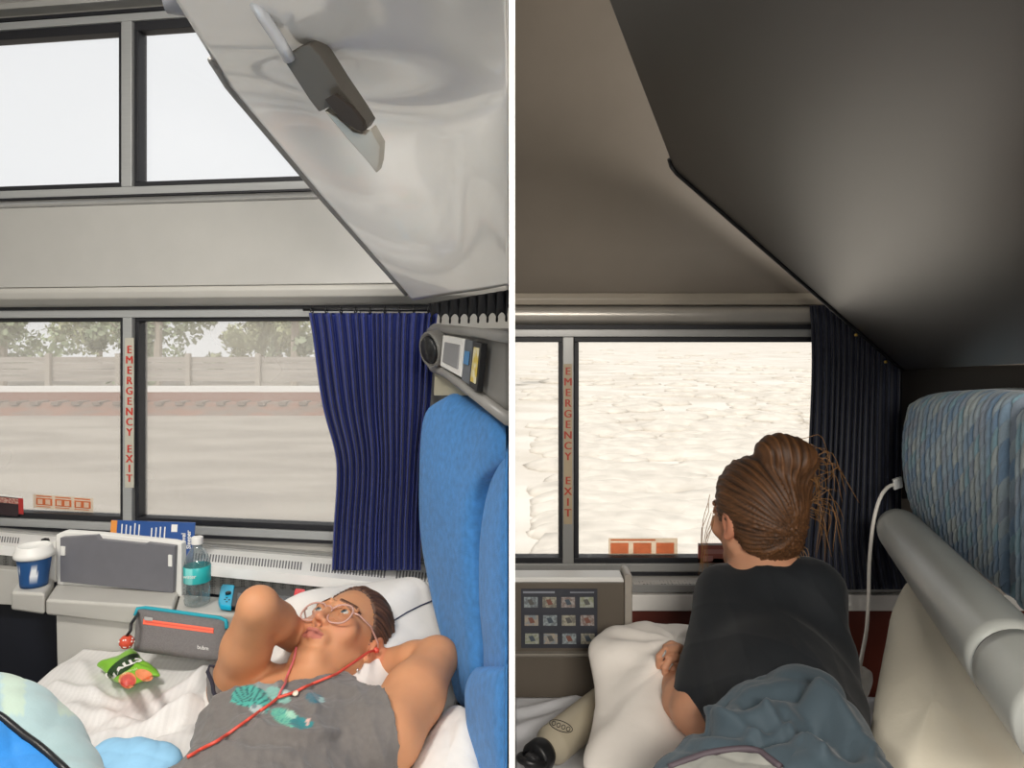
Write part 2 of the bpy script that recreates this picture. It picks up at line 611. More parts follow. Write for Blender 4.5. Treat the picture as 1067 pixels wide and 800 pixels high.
# frames
def frame(name, W, us, zs, mull, mat_, v=.012):
    f = MB(); (a, b), (c, d) = us, zs          # outer u0,u1 ; (outer z0, inner z0), (inner z1, outer z1)
    f.wbox(W, a, b, c[0], c[1], -.02, v); f.wbox(W, a, b, d[0], d[1], -.02, v)
    for m0, m1 in mull: f.wbox(W, m0, m1, c[1], d[0], -.02, v)
    return struct(f.build(name, mat_, bevel=.002))
frame('trim_1', WL, (UL0, uL(440)), ((zL(204), zL(195.5)), (zL(24), zL(16))), [(uL(129), uL(140)), (uL(432), uL(440))], M['alu'])
frame('trim_2', WL, (UL0, uL(376)), ((zL(552.5), zL(544)), (zL(331), zL(322.5))), [(uL(130.5), uL(140)), (uL(366), uL(376))], M['alu'])
px = .0028
window(1, WL, UL0 + .02, uL(124.5), zL(190), zL(33.5), (.02, px * 4.5, px * 5.5, px * 9.5), M['glassU'], 'upper left window pane in a black rubber gasket')
window(2, WL, uL(145), uL(424), zL(190), zL(33.5), (px * 4.5, .02, px * 5.5, px * 9.5), M['glassU'], 'upper window pane partly hidden by the raised white berth')
window(3, WL, UL0 + .02, uL(126), zL(538), zL(335), (.02, px * 4.5, px * 6, px * 4), M['glassL'], 'lower left window looking out on the railway tracks')
window(4, WL, uL(145.5), uL(360), zL(538), zL(335), (px * 4.5, .02, px * 6, px * 4), M['glassL'], 'lower window beside the blue curtain')
# horizontal trims
t = extr(WL, UL0, UL1, [(0, zL(8)), (.05, zL(9)), (.055, zL(4)), (.02, zL(-4)), (0, zL(-12))]); struct(t.build('trim_3', M['silver']))
t = MB().wbox(WL, UL0, UL1, zL(12), zL(15.5), 0, .014); t.wbox(WL, UL0, uL(440), zL(206), zL(203.8), 0, .016); t.wbox(WL, UL0, UL1, zL(323), zL(319.6), 0, .016)
t.wbox(WL, UL0, uL(376), zL(555.5), zL(552.5), 0, .013)
struct(t.build('trim_4', M['gasket']))
t = extr(WL, UL0, UL1, [(0, zL(206)), (.012, zL(206.5)), (.03, zL(211)), (.034, zL(213)), (.03, zL(215)), (0, zL(216))]); struct(t.build('trim_5', M['silver'], bevel=.002))
t = extr(WL, UL0, UL1, [(0, zL(215)), (.028, zL(215)), (.034, zL(260)), (.055, zL(300)), (0, zL(300))]); struct(t.build('trim_6', M['wallband'], bevel=.003))
t = extr(WL, UL0, UL1, [(0, zL(300)), (.06, zL(300.5)), (.066, zL(305)), (.06, zL(312)), (.03, zL(317)), (.02, zL(319.5)), (0, zL(319.5))]); struct(t.build('trim_7', M['wall'], bevel=.004))
# partition, other walls, floor and ceiling
PT = .0042
w = MB().box(-PT, PT, 1.0, 2.2, -.02, 2.45); struct(w.build('wall_middle', M['partition']))
w = MB().box(-1.9, -1.79, -.8, 2.2, -.02, 2.45); struct(w.build('wall_side', M['wall']))
w = MB().box(1.5, 1.6, -.8, 2.1, -.02, 2.45); struct(w.build('wall_right', mat('right_side_panel', '#16130f', .5)))
w = MB().box(.1, 1.6, -.9, -.8, -.02, 2.45); w.box(-1.9, -1.5, -.9, -.8, -.02, 2.45); w.box(-.5, .1, -.9, -.8, -.02, 2.45)
struct(w.build('wall_back', mat('back_panel', '#8a8780', .5)))
struct(MB().box(-1.9, 1.6, -.9, 2.3, -.06, 0).build('floor', M['carpet']))
struct(MB().box(-1.9, 1.6, -.9, 2.3, 2.4, 2.46).build('ceiling', mat('ceiling_panel', '#c9c7c2', .5)))

# ---- right compartment, window wall
UR0, UR1 = .004, 1.52
M['wallR'] = mat('warm_grey_panel', '#938a7f', .55, var=.03, bump=.05, bscale=400)
w = MB()
w.wbox(WR, UR0, UR1, zR(343), zR(300), -.08, 0); w.wbox(WR, UR0, UR1, -.02, zR(595), -.08, 0)
w.wbox(WR, uR(905), UR1, zR(595), zR(343), -.08, 0)
struct(w.build('wall_front', M['wallR']))
t = extr(WR, UR0, UR1, [(0, zR(306)), (.022, zR(306)), (.021, zR(260)), (.026, zR(215)), (.036, zR(170)), (.052, zR(130)), (.074, zR(90)), (.104, zR(50)), (.142, zR(15)), (.19, zR(-15)), (.3, zR(-60)), (.5, 2.42), (0, 2.42)])
o = struct(t.build('wall_upper', M['wallR'], smooth=False)); [setattr(p, 'use_smooth', len(p.vertices) == 4) for p in o.data.polygons]
t = extr(WR, UR0, UR1, [(0, zR(318)), (.03, zR(318)), (.034, zR(312)), (.026, zR(306)), (0, zR(305))]); struct(t.build('trim_8', mat('warm_trim', '#a39a8c', .4), bevel=.002))
t = extr(WR, UR0, UR1, [(0, zR(338)), (.012, zR(338)), (.034, zR(334)), (.04, zR(328)), (.036, zR(323)), (.02, zR(319)), (0, zR(318))]); struct(t.build('trim_9', mat('warm_silver_trim', '#b5b0a8', .32, metal=.4), bevel=.003))
M['aluR'] = mat('window_frame_metal', '#9c9c9a', .4, metal=.25)
frame('trim_10', WR, (UR0, uR(905)), ((zR(594.5), zR(586)), (zR(351), zR(343))), [(uR(586), uR(597.5)), (uR(890), uR(905))], M['aluR'])
t = MB().wbox(WR, UR0, UR1, zR(343), zR(338.5), 0, .014); t.wbox(WR, UR0, uR(905), zR(598.5), zR(594.5), 0, .013)
struct(t.build('trim_11', M['gasket']))
p2 = .00267
window(5, WR, UR0 + .003, uR(582.5), zR(580.5), zR(356.5), (.003, p2 * 4, p2 * 6, p2 * 5.5), M['glassR'], 'narrow strip of window at the left of the dark compartment')
window(6, WR, uR(603), uR(884), zR(580.5), zR(356.5), (p2 * 5, .016, p2 * 6, p2 * 5.5), M['glassR'], 'bright window the woman in the dark shirt looks through')

# ---- sills with heater grilles
def sill(name, W, A, B, u0, u1, label, lipmat, meshface):
    (ax, ab, af, al, av), (bx, bb, bf, bl, bv) = A, B
    a = [W.pt(ax, ab, .0), W.pt(ax, af, av), W.pt(ax, al, av), W.pt(ax, al, av - .012)]
    b = [W.pt(bx, bb, .0), W.pt(bx, bf, bv), W.pt(bx, bl, bv), W.pt(bx, bl, bv - .012)]
    a.append(V((W.pt(ax, ab, 0).x, W.pt(ax, ab, 0).y, a[3].z))); b.append(V((W.pt(bx, bb, 0).x, W.pt(bx, bb, 0).y, b[3].z)))
    m = MB()
    for i in range(24):
        loft(m, [p * (1 - i / 24) + q * (i / 24) for p, q in zip(a, b)], [p * (1 - (i + 1) / 24) + q * ((i + 1) / 24) for p, q in zip(a, b)])
    r = struct(m.build(name, lipmat, fix=False), label)
    return r, a, b
s, a, b = sill('trim_12', WL, (-150, 539, 553.2, 563, .20), (529, 590, 620, 631, .20), 0, 0, 'white metal heater sill under the left windows', M['sill'], True)
def onsill(fx, fy, up=0):                       # fx along, fy back to front
    return (a[0] * (1 - fx) + b[0] * fx) * (1 - fy) + (a[1] * (1 - fx) + b[1] * fx) * fy + V((0, 0, up))
g = MB()
for x0, x1 in ((.02, .185), (.205, .28), (.539, .716), (.727, .835), (.848, .983)):
    k = int((x1 - x0) / .0043)
    for i in range(k):
        q = x0 + (x1 - x0) * i / k; e = .00215
        sk = .0016
        g.hexa([onsill(q, .82, -.003), onsill(q + e, .82, -.003), onsill(q + e + sk, .5, -.003), onsill(q + sk, .5, -.003), onsill(q, .82, .0007), onsill(q + e, .82, .0007), onsill(q + e + sk, .5, .0007), onsill(q + sk, .5, .0007)])
g.build('vent_slots', mat('vent_shadow', '#6d6d70', .7), s)
g = MB()
for f0, f1 in ((.04, .13), (.2, .24)):
    g.hexa([onsill(0, f0), onsill(1, f0), onsill(1, f1), onsill(0, f1), onsill(0, f0, .006), onsill(1, f0, .006), onsill(1, f1, .006), onsill(0, f1, .006)])
g.build('rail', M['silver'], s)
# perforated dark mesh below the lip
def perf(name, col, hole, sc, flip=False):
    m = mat(name, col, .5); nt = m.node_tree; N = nt.nodes; L = nt.links; bs = N['Principled BSDF']
    tc = N.new('ShaderNodeTexCoord'); vo = N.new('ShaderNodeTexVoronoi'); vo.inputs['Scale'].default_value = sc; vo.inputs['Randomness'].default_value = 0.12
    L.new(tc.outputs['Object'], vo.inputs[0]); gt = N.new('ShaderNodeMath'); gt.operation = 'LESS_THAN'; gt.inputs[1].default_value = .36
    L.new(vo.outputs['Distance'], gt.inputs[0]); mx = N.new('ShaderNodeMix'); mx.data_type = 'RGBA'
    mx.inputs['A'].default_value = (*lin(col), 1); mx.inputs['B'].default_value = (*lin(hole), 1)
    L.new(gt.outputs[0], mx.inputs['Factor']); L.new(mx.outputs['Result'], bs.inputs['Base Color'])
    return m
dn = V((0, 0, -.001)); back = WL.n * -.022
t = loft(MB(), [a[3] + back, a[3] + back - V((0, 0, .055)), a[3] + back * 1.4 - V((0, 0, .055)), a[3] + back * 1.4], [b[3] + back, b[3] + back - V((0, 0, .055)), b[3] + back * 1.4 - V((0, 0, .055)), b[3] + back * 1.4])
struct(t.build('trim_13', perf('perforated_mesh', '#8b8b88', '#1c1c1e', 240)))
t = loft(MB(), [a[3] + back * 1.3 - V((0, 0, .05)), a[3] + back * 1.3 - V((0, 0, .4)), a[3] + back * 2 - V((0, 0, .4)), a[3] + back * 2 - V((0, 0, .05))], [b[3] + back * 1.3 - V((0, 0, .05)), b[3] + back * 1.3 - V((0, 0, .4)), b[3] + back * 2 - V((0, 0, .4)), b[3] + back * 2 - V((0, 0, .05))])
struct(t.build('trim_14', M['dark']))
s2, a, b = sill('trim_15', WR, (538, 598.5, 609.5, 617, .08), (1010, 598.5, 609.5, 617, .08), 0, 0, 'grey heater sill under the right window', M['aluR'], False)
t = MB(); P = [onsill(0, .1), onsill(1, .1), onsill(1, .92), onsill(0, .92)]
t.hexa(P + [p + V((0, 0, .0012)) for p in P]); t.build('vent_mesh', perf('perforated_sill', '#b9b6b0', '#3a3936', 105), s2)
t = MB().wbox(WR, UR0, UR1, zR(632) + .02, zR(612) + .01, .0, .086); struct(t.build('trim_16', mat('cream_ledge', '#f3f0ea', .4), bevel=.003))
t = MB().wbox(WR, UR0, UR1, 0, zR(628) + .02, .0, .05); struct(t.build('trim_17', mat('red_brown_panel', '#6b3226', .45, var=.08)))
# ================================================================== LEFT COMPARTMENT
def pz(px, py, z):
    d = (CAMZ - z) * F / (py - CY)
    return D(px, py, d)


def Lp(lst, W=None):
    return [D(*p) for p in lst]


def quadprism(m, pts, vec):
    return m.prism(pts, vec)


# ---- bed
M['sheet'] = mat('white_striped_sheet', '#dcdad8', .8, var=.03, bump=.15, bscale=150, sheen=.1)
nt = M['sheet'].node_tree
def stripes(m, direction, scale, amt):
    """Fine woven satin stripe in the cloth itself."""
    nt = m.node_tree; N = nt.nodes; L = nt.links; b = N['Principled BSDF']
    src = b.inputs['Base Color'].links[0].from_socket
    tc = N.new('ShaderNodeTexCoord'); dt = N.new('ShaderNodeVectorMath'); dt.operation = 'DOT_PRODUCT'; dt.inputs[1].default_value = direction
    L.new(tc.outputs['Object'], dt.inputs[0])
    ml = N.new('ShaderNodeMath'); ml.operation = 'MULTIPLY'; ml.inputs[1].default_value = scale; L.new(dt.outputs['Value'], ml.inputs[0])
    sn = N.new('ShaderNodeMath'); sn.operation = 'SINE'; L.new(ml.outputs[0], sn.inputs[0])
    mr = N.new('ShaderNodeMapRange'); mr.inputs[1].default_value = -.4; mr.inputs[2].default_value = .4; mr.inputs[3].default_value = 1 - amt; mr.inputs[4].default_value = 1
    L.new(sn.outputs[0], mr.inputs[0]); vm = N.new('ShaderNodeVectorMath'); vm.operation = 'SCALE'
    L.new(src, vm.inputs[0]); L.new(mr.outputs[0], vm.inputs['Scale']); L.new(vm.outputs[0], b.inputs['Base Color'])
stripes(M['sheet'], (1, .12, 0), 520, .045)
bed = thing('berth_bed', 'lower berth bed with wrinkled white striped sheet under the reclining woman', 'bed', (-.53, 1.0, 0))
def bedfar(x): return 1.933 - .1512 * x - .352
m = MB().hexa([(-1.05, .3, .12), (-.12, .3, .12), (-.12, bedfar(0), .12), (-1.05, bedfar(-1.05), .12), (-1.05, .3, .41), (-.12, .3, .41), (-.12, bedfar(0), .41), (-1.05, bedfar(-1.05), .41)])
m.build('mattress', mat('mattress_ticking', '#8d9099', .9), bed, bevel=.02)
m = MB().hexa([(-.95, .4, 0), (-.14, .4, 0), (-.14, 1.6, 0), (-.95, 1.6, 0), (-.95, .4, .13), (-.14, .4, .13), (-.14, 1.6, .13), (-.95, 1.6, .13)]); m.build('plinth', M['dark'], bed)
nu, nv = 200, 190
U, Wv = np.meshgrid(np.linspace(0, 1, nu), np.linspace(0, 1, nv))
X = -1.062 + U * .945; Yf = 1.933 - .1512 * X - .347; Y = .32 + Wv * (Yf - .32)
Z = np.full_like(X, .447)
Pf = np.stack([X, Y, Z], -1).reshape(-1, 3)
wv = waves(Pf, 3, 3.2, 9, ridge=True).reshape(X.shape); wv2 = waves(Pf, 5, 7, 8).reshape(X.shape)
near = np.exp(-(((X + .78) / .22) ** 2 + ((Y - 1.32) / .17) ** 2))
Z += .019 * wv * (.3 + near) + .005 * wv2
def fold(p, q, a, wd):
    global Z
    P0 = np.array(pz(*p, .45))[:2]; P1 = np.array(pz(*q, .45))[:2]; dd = P1 - P0; t = np.clip(((X - P0[0]) * dd[0] + (Y - P0[1]) * dd[1]) / (dd @ dd), 0, 1)
    r = np.hypot(X - P0[0] - t * dd[0], Y - P0[1] - t * dd[1]); Z += a * np.exp(-(r / wd) ** 2)
for p, q, a_, w_ in (((70, 735), (140, 752), .014, .02), ((95, 770), (210, 742), .02, .02), ((150, 765), (245, 715), .022, .022), ((170, 725), (240, 690), .014, .018), ((60, 712), (120, 728), .010, .014),
                     ((120, 790), (200, 770), .02, .02), ((215, 690), (190, 760), .016, .02), ((85, 690), (110, 740), .007, .014), ((230, 745), (150, 790), .014, .014), ((100, 748), (190, 735), -.01, .015)):
    fold(p, q, a_, w_)
edge = np.clip((X + 1.062) / .03, 0, 1); Z -= .05 * (1 - edge) ** 2
G = np.stack([X, Y, Z], -1)
B = G.copy(); B[..., 2] = .405
solid_grid('sheet', G, B, M['sheet'], bed)

# ---- pillows
M['pillow'] = mat('white_pillowcase', '#dfdcd8', .85, var=.02, bump=.12, bscale=90)
O = Lp([(213, 740, 1.43), (230, 700, 1.53), (258, 658, 1.60), (312, 626, 1.62), (380, 613, 1.70), (436, 607, 1.68), (455, 640, 1.65), (466, 690, 1.54), (445, 735, 1.43), (390, 757, 1.37), (300, 745, 1.42)])
def pdisp(v):
    hd = np.array([-.347, 1.50, .5]); r = np.linalg.norm((v - hd)[:, :2], axis=1)
    wr = waves(v, 11, 5, 9, ridge=True) * .006
    return wr - .05 * np.exp(-(r / .15) ** 2)
pl = pillow('pillow', O, (.05, -.38, .92), .018, .03, M['pillow'], disp=pdisp, N=160, M=40)
tag(pl, 'white pillow with dark blue piping under the reclining woman in glasses', 'pillow')
bv = bvh_of(pl)
pip = [onto([bv], x, y, .001) for x, y in ((450, 626), (438, 631), (424, 638), (410, 647), (398, 656))]
MB().tube(pip, .0018, 6).build('piping', mat('navy_piping', '#1c2444', .7), pl)
O = Lp([(432, 795, 1.24), (448, 765, 1.30), (470, 738, 1.36), (490, 745, 1.30), (500, 790, 1.20), (498, 850, 1.09), (450, 865, 1.08), (428, 830, 1.17)])
p2_ = pillow('pillow', O, (.1, -.45, .88), .035, .02, M['pillow'], disp=lambda v: waves(v, 21, 6, 9, ridge=True) * .005)
tag(p2_, 'white pillow tucked against the foot of the blue seat below her elbow', 'pillow')

# ---- blue seat
M['blue'] = mat('blue_upholstery', '#3a7dbd', .75, var=.2, scale=70, bump=.25, bscale=420, sheen=.12)
seat = thing('blue_seat', 'blue upholstered seat back standing at the head of the left bed', 'seat', (-.08, 1.4, .45))
def cushion(name, C, seed, depth=None, groove=.0, xb=-.007):
    G = grid_ctrl([[D(*p) for p in r] for r in C], 60, 90)
    nv_, nu_, _ = G.shape
    n = grid_norm(G)
    if (n.reshape(-1, 3).mean(0) @ np.array([.2, 1, 0])) > 0: n = -n
    s = np.linspace(0, 1, nu_)[None, :]; t = np.linspace(0, 1, nv_)[:, None]
    e = np.minimum.reduce([np.broadcast_to(x, (nv_, nu_)) for x in (s / .22, (1 - s) / .22, t / .12, (1 - t) / .12)]); e = np.clip(e, 0, 1)
    G = G - n * (groove * (1 - np.sqrt(1 - (1 - e) ** 2)))[..., None]
    G = G + n * (waves(G.reshape(-1, 3), seed, 3, 6).reshape(nv_, nu_, 1) * .006)
    G[..., 0] = np.minimum(G[..., 0], xb - .004)
    Bk = G.copy(); Bk[..., 0] = xb
    return solid_grid(name, G, Bk, M['blue'], seat)
cushion('headrest_cushion', [[(447, 418, 1.70), (462, 409, 1.6), (480, 409, 1.55), (506, 417, 1.46), (531, 432, 1.34)],
                             [(435, 440, 1.73), (460, 438, 1.58), (485, 440, 1.46), (508, 446, 1.34), (531, 474, 1.24)],
                             [(432, 500, 1.72), (452, 502, 1.58), (474, 505, 1.46), (490, 508, 1.38), (503, 512, 1.36)],
                             [(433, 560, 1.70), (450, 562, 1.58), (470, 564, 1.46), (482, 566, 1.4), (492, 568, 1.38)],
                             [(443, 620, 1.60), (458, 625, 1.53), (474, 628, 1.44), (485, 630, 1.39), (493, 632, 1.36)],
                             [(460, 680, 1.48), (470, 686, 1.44), (481, 690, 1.39), (490, 692, 1.35), (497, 690, 1.33)],
                             [(472, 735, 1.40), (478, 740, 1.38), (484, 742, 1.36), (488, 742, 1.34), (490, 742, 1.32)]], 1, groove=.02)
cushion('back_cushion', [[(531, 470, 1.22), (531.2, 470, 1.21), (531.4, 470, 1.2)],
                         [(507, 506, 1.33), (520, 500, 1.24), (531.2, 498, 1.17)],
                         [(494, 560, 1.33), (512, 560, 1.22), (531.2, 560, 1.14)],
                         [(494, 620, 1.31), (512, 622, 1.2), (531.2, 625, 1.12)],
                         [(500, 672, 1.29), (515, 680, 1.18), (531.2, 690, 1.1)],
                         [(498, 705, 1.27), (513, 720, 1.17), (531.2, 740, 1.09)]], 2, groove=.02)
cushion('lower_cushion', [[(494, 690, 1.27), (512, 688, 1.17), (531.2, 690, 1.09)],
                          [(480, 716, 1.29), (505, 712, 1.16), (531.2, 715, 1.07)],
                          [(482, 760, 1.27), (506, 765, 1.14), (531.2, 770, 1.05)],
                          [(488, 810, 1.22), (508, 815, 1.12), (531.2, 820, 1.03)],
                          [(491, 835, 1.2), (510, 838, 1.1), (531.2, 842, 1.02)]], 3, groove=.03)

# ---- blue curtain, its rail, the dark pleated curtain below the upper berth
M['curtain'] = mat('royal_blue_curtain', '#0a2270', .6, var=.12, scale=40, bump=.15, bscale=500, sheen=.12)
rail = tag(MB().tube([WL.pt(x, 322.5, .085) for x in (316, 350, 400, 452)], .0042, 8).build('curtain_rail', M['black'], smooth=True), 'thin black curtain rail along the top of the lower left window', 'curtain rail')
cur = thing('window_curtain', 'royal blue pleated curtain drawn to the side of the lower left window', 'curtain', WL.pt(395, 590, .1))
def curtain(name, W, rows, n, amp, nu, nv, mat_, par, seed, v0=.1, sharp=.6, cols=None, taper=None):
    """rows: (y, x left, x right, v left, v right)."""
    ys = np.array([r[0] for r in rows], float); q = np.linspace(ys[0], ys[-1], nv)
    T = catmull([list(r) for r in rows], nv, False)
    rng = np.random.RandomState(seed); ph = np.cumsum(rng.uniform(.55, 1.45, n + 2)); ph = ph / ph[n]
    s = np.linspace(0, 1, nu); phase = np.interp(s, np.concatenate([[0], ph[:n + 1]]), np.arange(n + 2) * 1.0)
    G = np.zeros((nv, nu, 3))
    for i in range(nv):
        y, xl, xr, va, vb = T[i]; t = i / (nv - 1)
        w_ = np.sin(phase * 2 * math.pi + .5 * np.sin(t * 5 + s * 9)); w_ = np.sign(w_) * np.abs(w_) ** sharp
        a = amp * (.75 + .35 * math.sin(t * 3.1)) * (1 if taper is None else taper(t))
        for j in range(nu):
            G[i, j] = W.pt(xl + (xr - xl) * s[j] + .35 * amp / .003 * math.cos(phase[j] * 2 * math.pi) * .4, y, va + (vb - va) * s[j] + a * w_[j])
    return sheet(name, G, mat_, par, .002, offset=0)
curtain('curtain_cloth', WL, [(326, 321, 455, .085, .085), (350, 325, 452, .088, .09), (420, 335, 447, .09, .1), (470, 348, 441, .095, .105), (500, 350, 439, .1, .11), (550, 347, 437, .12, .13), (594, 345, 437, .15, .16)], 15, .019, 260, 70, M['curtain'], cur, 4)
for i in range(9):
    x = 325 + i * 15.2
    ob = MB().tube([WL.pt(x, 322.5, .085) + WL.n * (.0085 * math.cos(q)) + V((0, 0, .0085 * math.sin(q) - .0015)) for q in np.linspace(0, 6.283, 12)[:-1]], .0018, 6, closed=True).build('hook', M['black'], cur, smooth=True)
M['darkcloth'] = mat('black_pleated_cloth', '#101116', .8, var=.15)
pc = thing('privacy_curtain', 'black pleated curtain bunched under the raised white berth', 'curtain', D(490, 340, 1.45))
nu = 120; G = np.zeros((8, nu, 3)); rng = np.random.RandomState(2)
for j in range(nu):
    s = j / (nu - 1); ph = s * 8.5 * 2 * math.pi
    for i in range(8):
        t = i / 7; x = 447 + 83 * s + (2.5 * math.cos(ph)) * t; y = 316 - 14 * s + t * (13 + 15 * s ** .6 + 5 * math.sin(ph))
        d = 1.64 - .32 * s + .012 * math.sin(ph)
        G[i, j] = D(min(x, 531), y, d)
sheet('pleats', G, M['darkcloth'], pc, .003, offset=0)

# ---- console with reading light on the head wall
con = thing('reading_light_console', 'grey console with reading light and switches above the blue seat', 'console', D(490, 400, 1.4))
M['console'] = mat('grey_console_plastic', '#7f7d79', .42, var=.04)
G = grid_ctrl([[D(449, 342, 1.72), D(488, 347, 1.44), D(531, 353, 1.22)], [D(449, 361, 1.72), D(486, 370, 1.44), D(531, 393, 1.22)], [D(450, 381, 1.72), D(484, 400, 1.44), D(531, 436, 1.22)]], 24, 12)
Bk = G.copy(); Bk[..., 0] = -.0065
hs_ = solid_grid('housing', G, Bk, M['console'], con); bvc = bvh_of(hs_)
m = MB(); m.tube([D(449, 345, 1.715), D(453, 341.5, 1.69), D(488, 345.5, 1.425), D(530, 351.5, 1.20)], .010, 10); m.build('top_rail', mat('console_rail', '#8e8c88', .35), con, smooth=True)
m = MB(); m.tube([D(448, 377, 1.715), D(452, 383, 1.69), D(466, 389, 1.55), D(484, 402, 1.43), D(530, 437, 1.20)], .011, 10); m.build('bottom_rail', MATS['console_rail'], con, smooth=True)
fc = MB()
def onc(px, py, lift):
    # on the console face, lifted towards the room
    return onto([bvc], px, py, lift, 1.5)
def plate(name, q, lift, th, mt, bevel=.001, par=con):
    P = [onc(x, y, lift) for x, y in q]
    nn = (P[1] - P[0]).cross(P[3] - P[0]).normalized(); nn = nn if nn.y > 0 else -nn
    return MB().prism(P, nn * th).build(name, mt, par, bevel=bevel)
pn = plate('switch_plate', [(471, 350), (493, 354), (490, 393), (468, 381)], .02, .014, M['white'])
plate('screen', [(474, 357), (489.5, 360), (487.5, 385), (471.5, 377)], .0225, .004, mat('switch_grey', '#8c8c8c', .35), par=pn)
plate('label_strip', [(495, 354), (502.5, 356), (499, 401), (491, 396)], .02, .012, mat('strip_grey', '#5d6268', .4))
plate('label_strip', [(504, 356), (513, 358), (508, 408), (499.5, 402.5)], .021, .012, M['black'])
q = plate('sticker', [(506, 362), (511, 363), (507, 400), (502, 397)], .0235, .003, mat('cream_sticker', '#d8d2b4', .6, second='#c9b14e', scale=60))
plate('sticker', [(496, 366), (500.5, 367), (499, 381), (494.5, 379)], .0235, .003, mat('blue_sticker', '#4b7fae', .6))
ax = V((-.78, -.60, -.16)).normalized()
lampc = D(462, 361.5, 1.62)
MB().lathe([(.0, -.05), (.034, -.05), (.040, -.02), (.041, .035), (.038, .04), (.036, .036), (.0, .036)], lampc, ax, 28).build('lamp_head', mat('lamp_housing', '#6c6a66', .4), con, smooth=True)
MB().lathe([(.0, .030), (.033, .034), (.028, .043), (.0, .045)], lampc, ax, 24).build('lens', M['black'], con, smooth=True)
P = [D(453, 386, 1.70), D(487, 402, 1.55), D(487, 412, 1.55), D(452, 412, 1.70)]
MB().prism(P, V((.05, .0, 0))).build('lower_panel', mat('cream_panel', '#a5a08c', .5), con, bevel=.001)

# ---- raised upper berth with its latch
M['gloss'] = mat('glossy_white_moulding', '#e9e7e2', .14, var=.02, coat=1., cr=.05)
ub = thing('upper_berth', 'glossy white upper berth folded up above the reclining woman', 'berth', D(400, 150, 1.2))
G = grid_ctrl([[D(165, -40, .72), D(300, -40, .72), D(420, -40, .72), D(531, -40, .72)],
               [D(213, 45, .92), D(320, 45, .92), D(430, 45, .91), D(531, 45, .9)],
               [D(246, 98, 1.13), D(345, 110, 1.19), D(440, 115, 1.16), D(531, 115, 1.05)],
               [D(338, 206, 1.36), D(405, 210, 1.36), D(470, 200, 1.28), D(531, 195, 1.14)],
               [D(430, 313, 1.66), D(462, 308, 1.55), D(497, 303, 1.42), D(531, 297, 1.29)]], 60, 90)
for _ in range(14):
    G[1:-1] = .5 * G[1:-1] + .25 * (G[2:] + G[:-2]); G[:, 1:-1] = .5 * G[:, 1:-1] + .25 * (G[:, 2:] + G[:, :-2])
epx = np.array([(165, -40), (183, 0), (240, 92), (335, 205), (430, 313)], float)
for i in range(G.shape[0]):
    q = G[i, 0]; x_, y_ = proj(q); tx = np.interp(y_, epx[:, 1], epx[:, 0]); G[i, :, 0] += (1 - np.linspace(0, 1, G.shape[1])) * (tx - x_) / F * q[1]
G[..., 0] = np.minimum(G[..., 0], -.006)
Bk = G + np.array([.0, .03, .055]); Bk[..., 0] = np.minimum(Bk[..., 0], -.006)
solid_grid('shell', G, Bk, M['gloss'], ub)
E = [V(G[i, 0]) + V((-.003, 0, .002)) for i in range(0, 90, 3)]
MB().tube(E[8:], .0055, 8).build('edge_trim', mat('edge_grey', '#7b7a77', .35, metal=.3), ub, smooth=True)
lt = MB()
q = [(296, 64), (301, 55), (314, 48), (322, 46), (334, 58), (352, 86), (374, 118), (382, 131), (377, 139), (360, 128), (342, 112), (332, 117), (322, 104)]
lt.prism([D(x, y, .90 + (y - 46) * .0011) for x, y in q], V((.01, .018, .016)))
lh = lt.build('latch', mat('dark_latch_metal', '#5c5852', .4, metal=.4), ub, bevel=.002)
q = [(338, 104), (348, 98), (366, 112), (378, 127), (380, 136), (372, 136), (356, 126)]
MB().prism([D(x, y, .885 + (y - 46) * .0011) for x, y in q], V((.003, .006, .004))).build('recess', mat('latch_recess', '#2a231d', .5), lh, bevel=.001)
q = [(337, 115), (350, 121), (368, 137), (380, 140), (386, 134), (396, 152), (395, 170), (392, 181), (384, 170), (360, 143)]
MB().prism([D(x, y, .91 + (y - 46) * .0011) for x, y in q], V((.006, .012, .01))).build('latch_tail', mat('latch_light_metal', '#b5b0a6', .3, metal=.5), lh, bevel=.002)
MB().tube([D(258, -12, .80), D(276, 20, .84), D(292, 44, .885), D(302, 62, .905)], .008, 10).build('latch_arm', mat('latch_arm', '#c9ccd0', .25, metal=.3), lh, smooth=True)
MB().lathe([(0, -.02), (.016, -.02), (.018, 0), (.016, .02), (0, .02)], D(192, 0, .85), (1, .1, 0)).build('bumper', mat('bumper_grey', '#85868c', .4), ub, smooth=True)

# ---- table unit under the window
M['unit'] = mat('pale_grey_moulding', '#bdbbb5', .38, var=.03)
un = thing('folding_table_unit', 'pale grey armrest unit with a dark folded table leaf under the left window', 'table unit', WL.pt(120, 700, .33))
def wp(q, v): return [WL.pt(x, y, v) for x, y in q]
m = MB().prism(wp([(58, 557), (66, 553.5), (104, 556), (180, 564), (189, 566), (189, 622), (59, 609)], .262), WL.n * -.022); m.build('leaf_housing', M['white'], un, bevel=.003)
lf = MB().prism(wp([(62.5, 560), (100, 557.5), (103, 562), (151, 567), (153, 565.5), (182, 569), (180, 618), (62.5, 606)], .275), WL.n * -.014).build('table_leaf', mat('dark_grey_laminate', '#6d6d73', .38, var=.05, scale=30), un, bevel=.0015)
for q in ([(63, 569), (67.3, 569.5), (67.3, 579), (63, 578.5)], [(175, 578), (179, 578.5), (179, 590.5), (175, 590)]):
    MB().prism(wp(q, .278), WL.n * -.005).build('latch_tab', M['white'], lf, bevel=.0006)
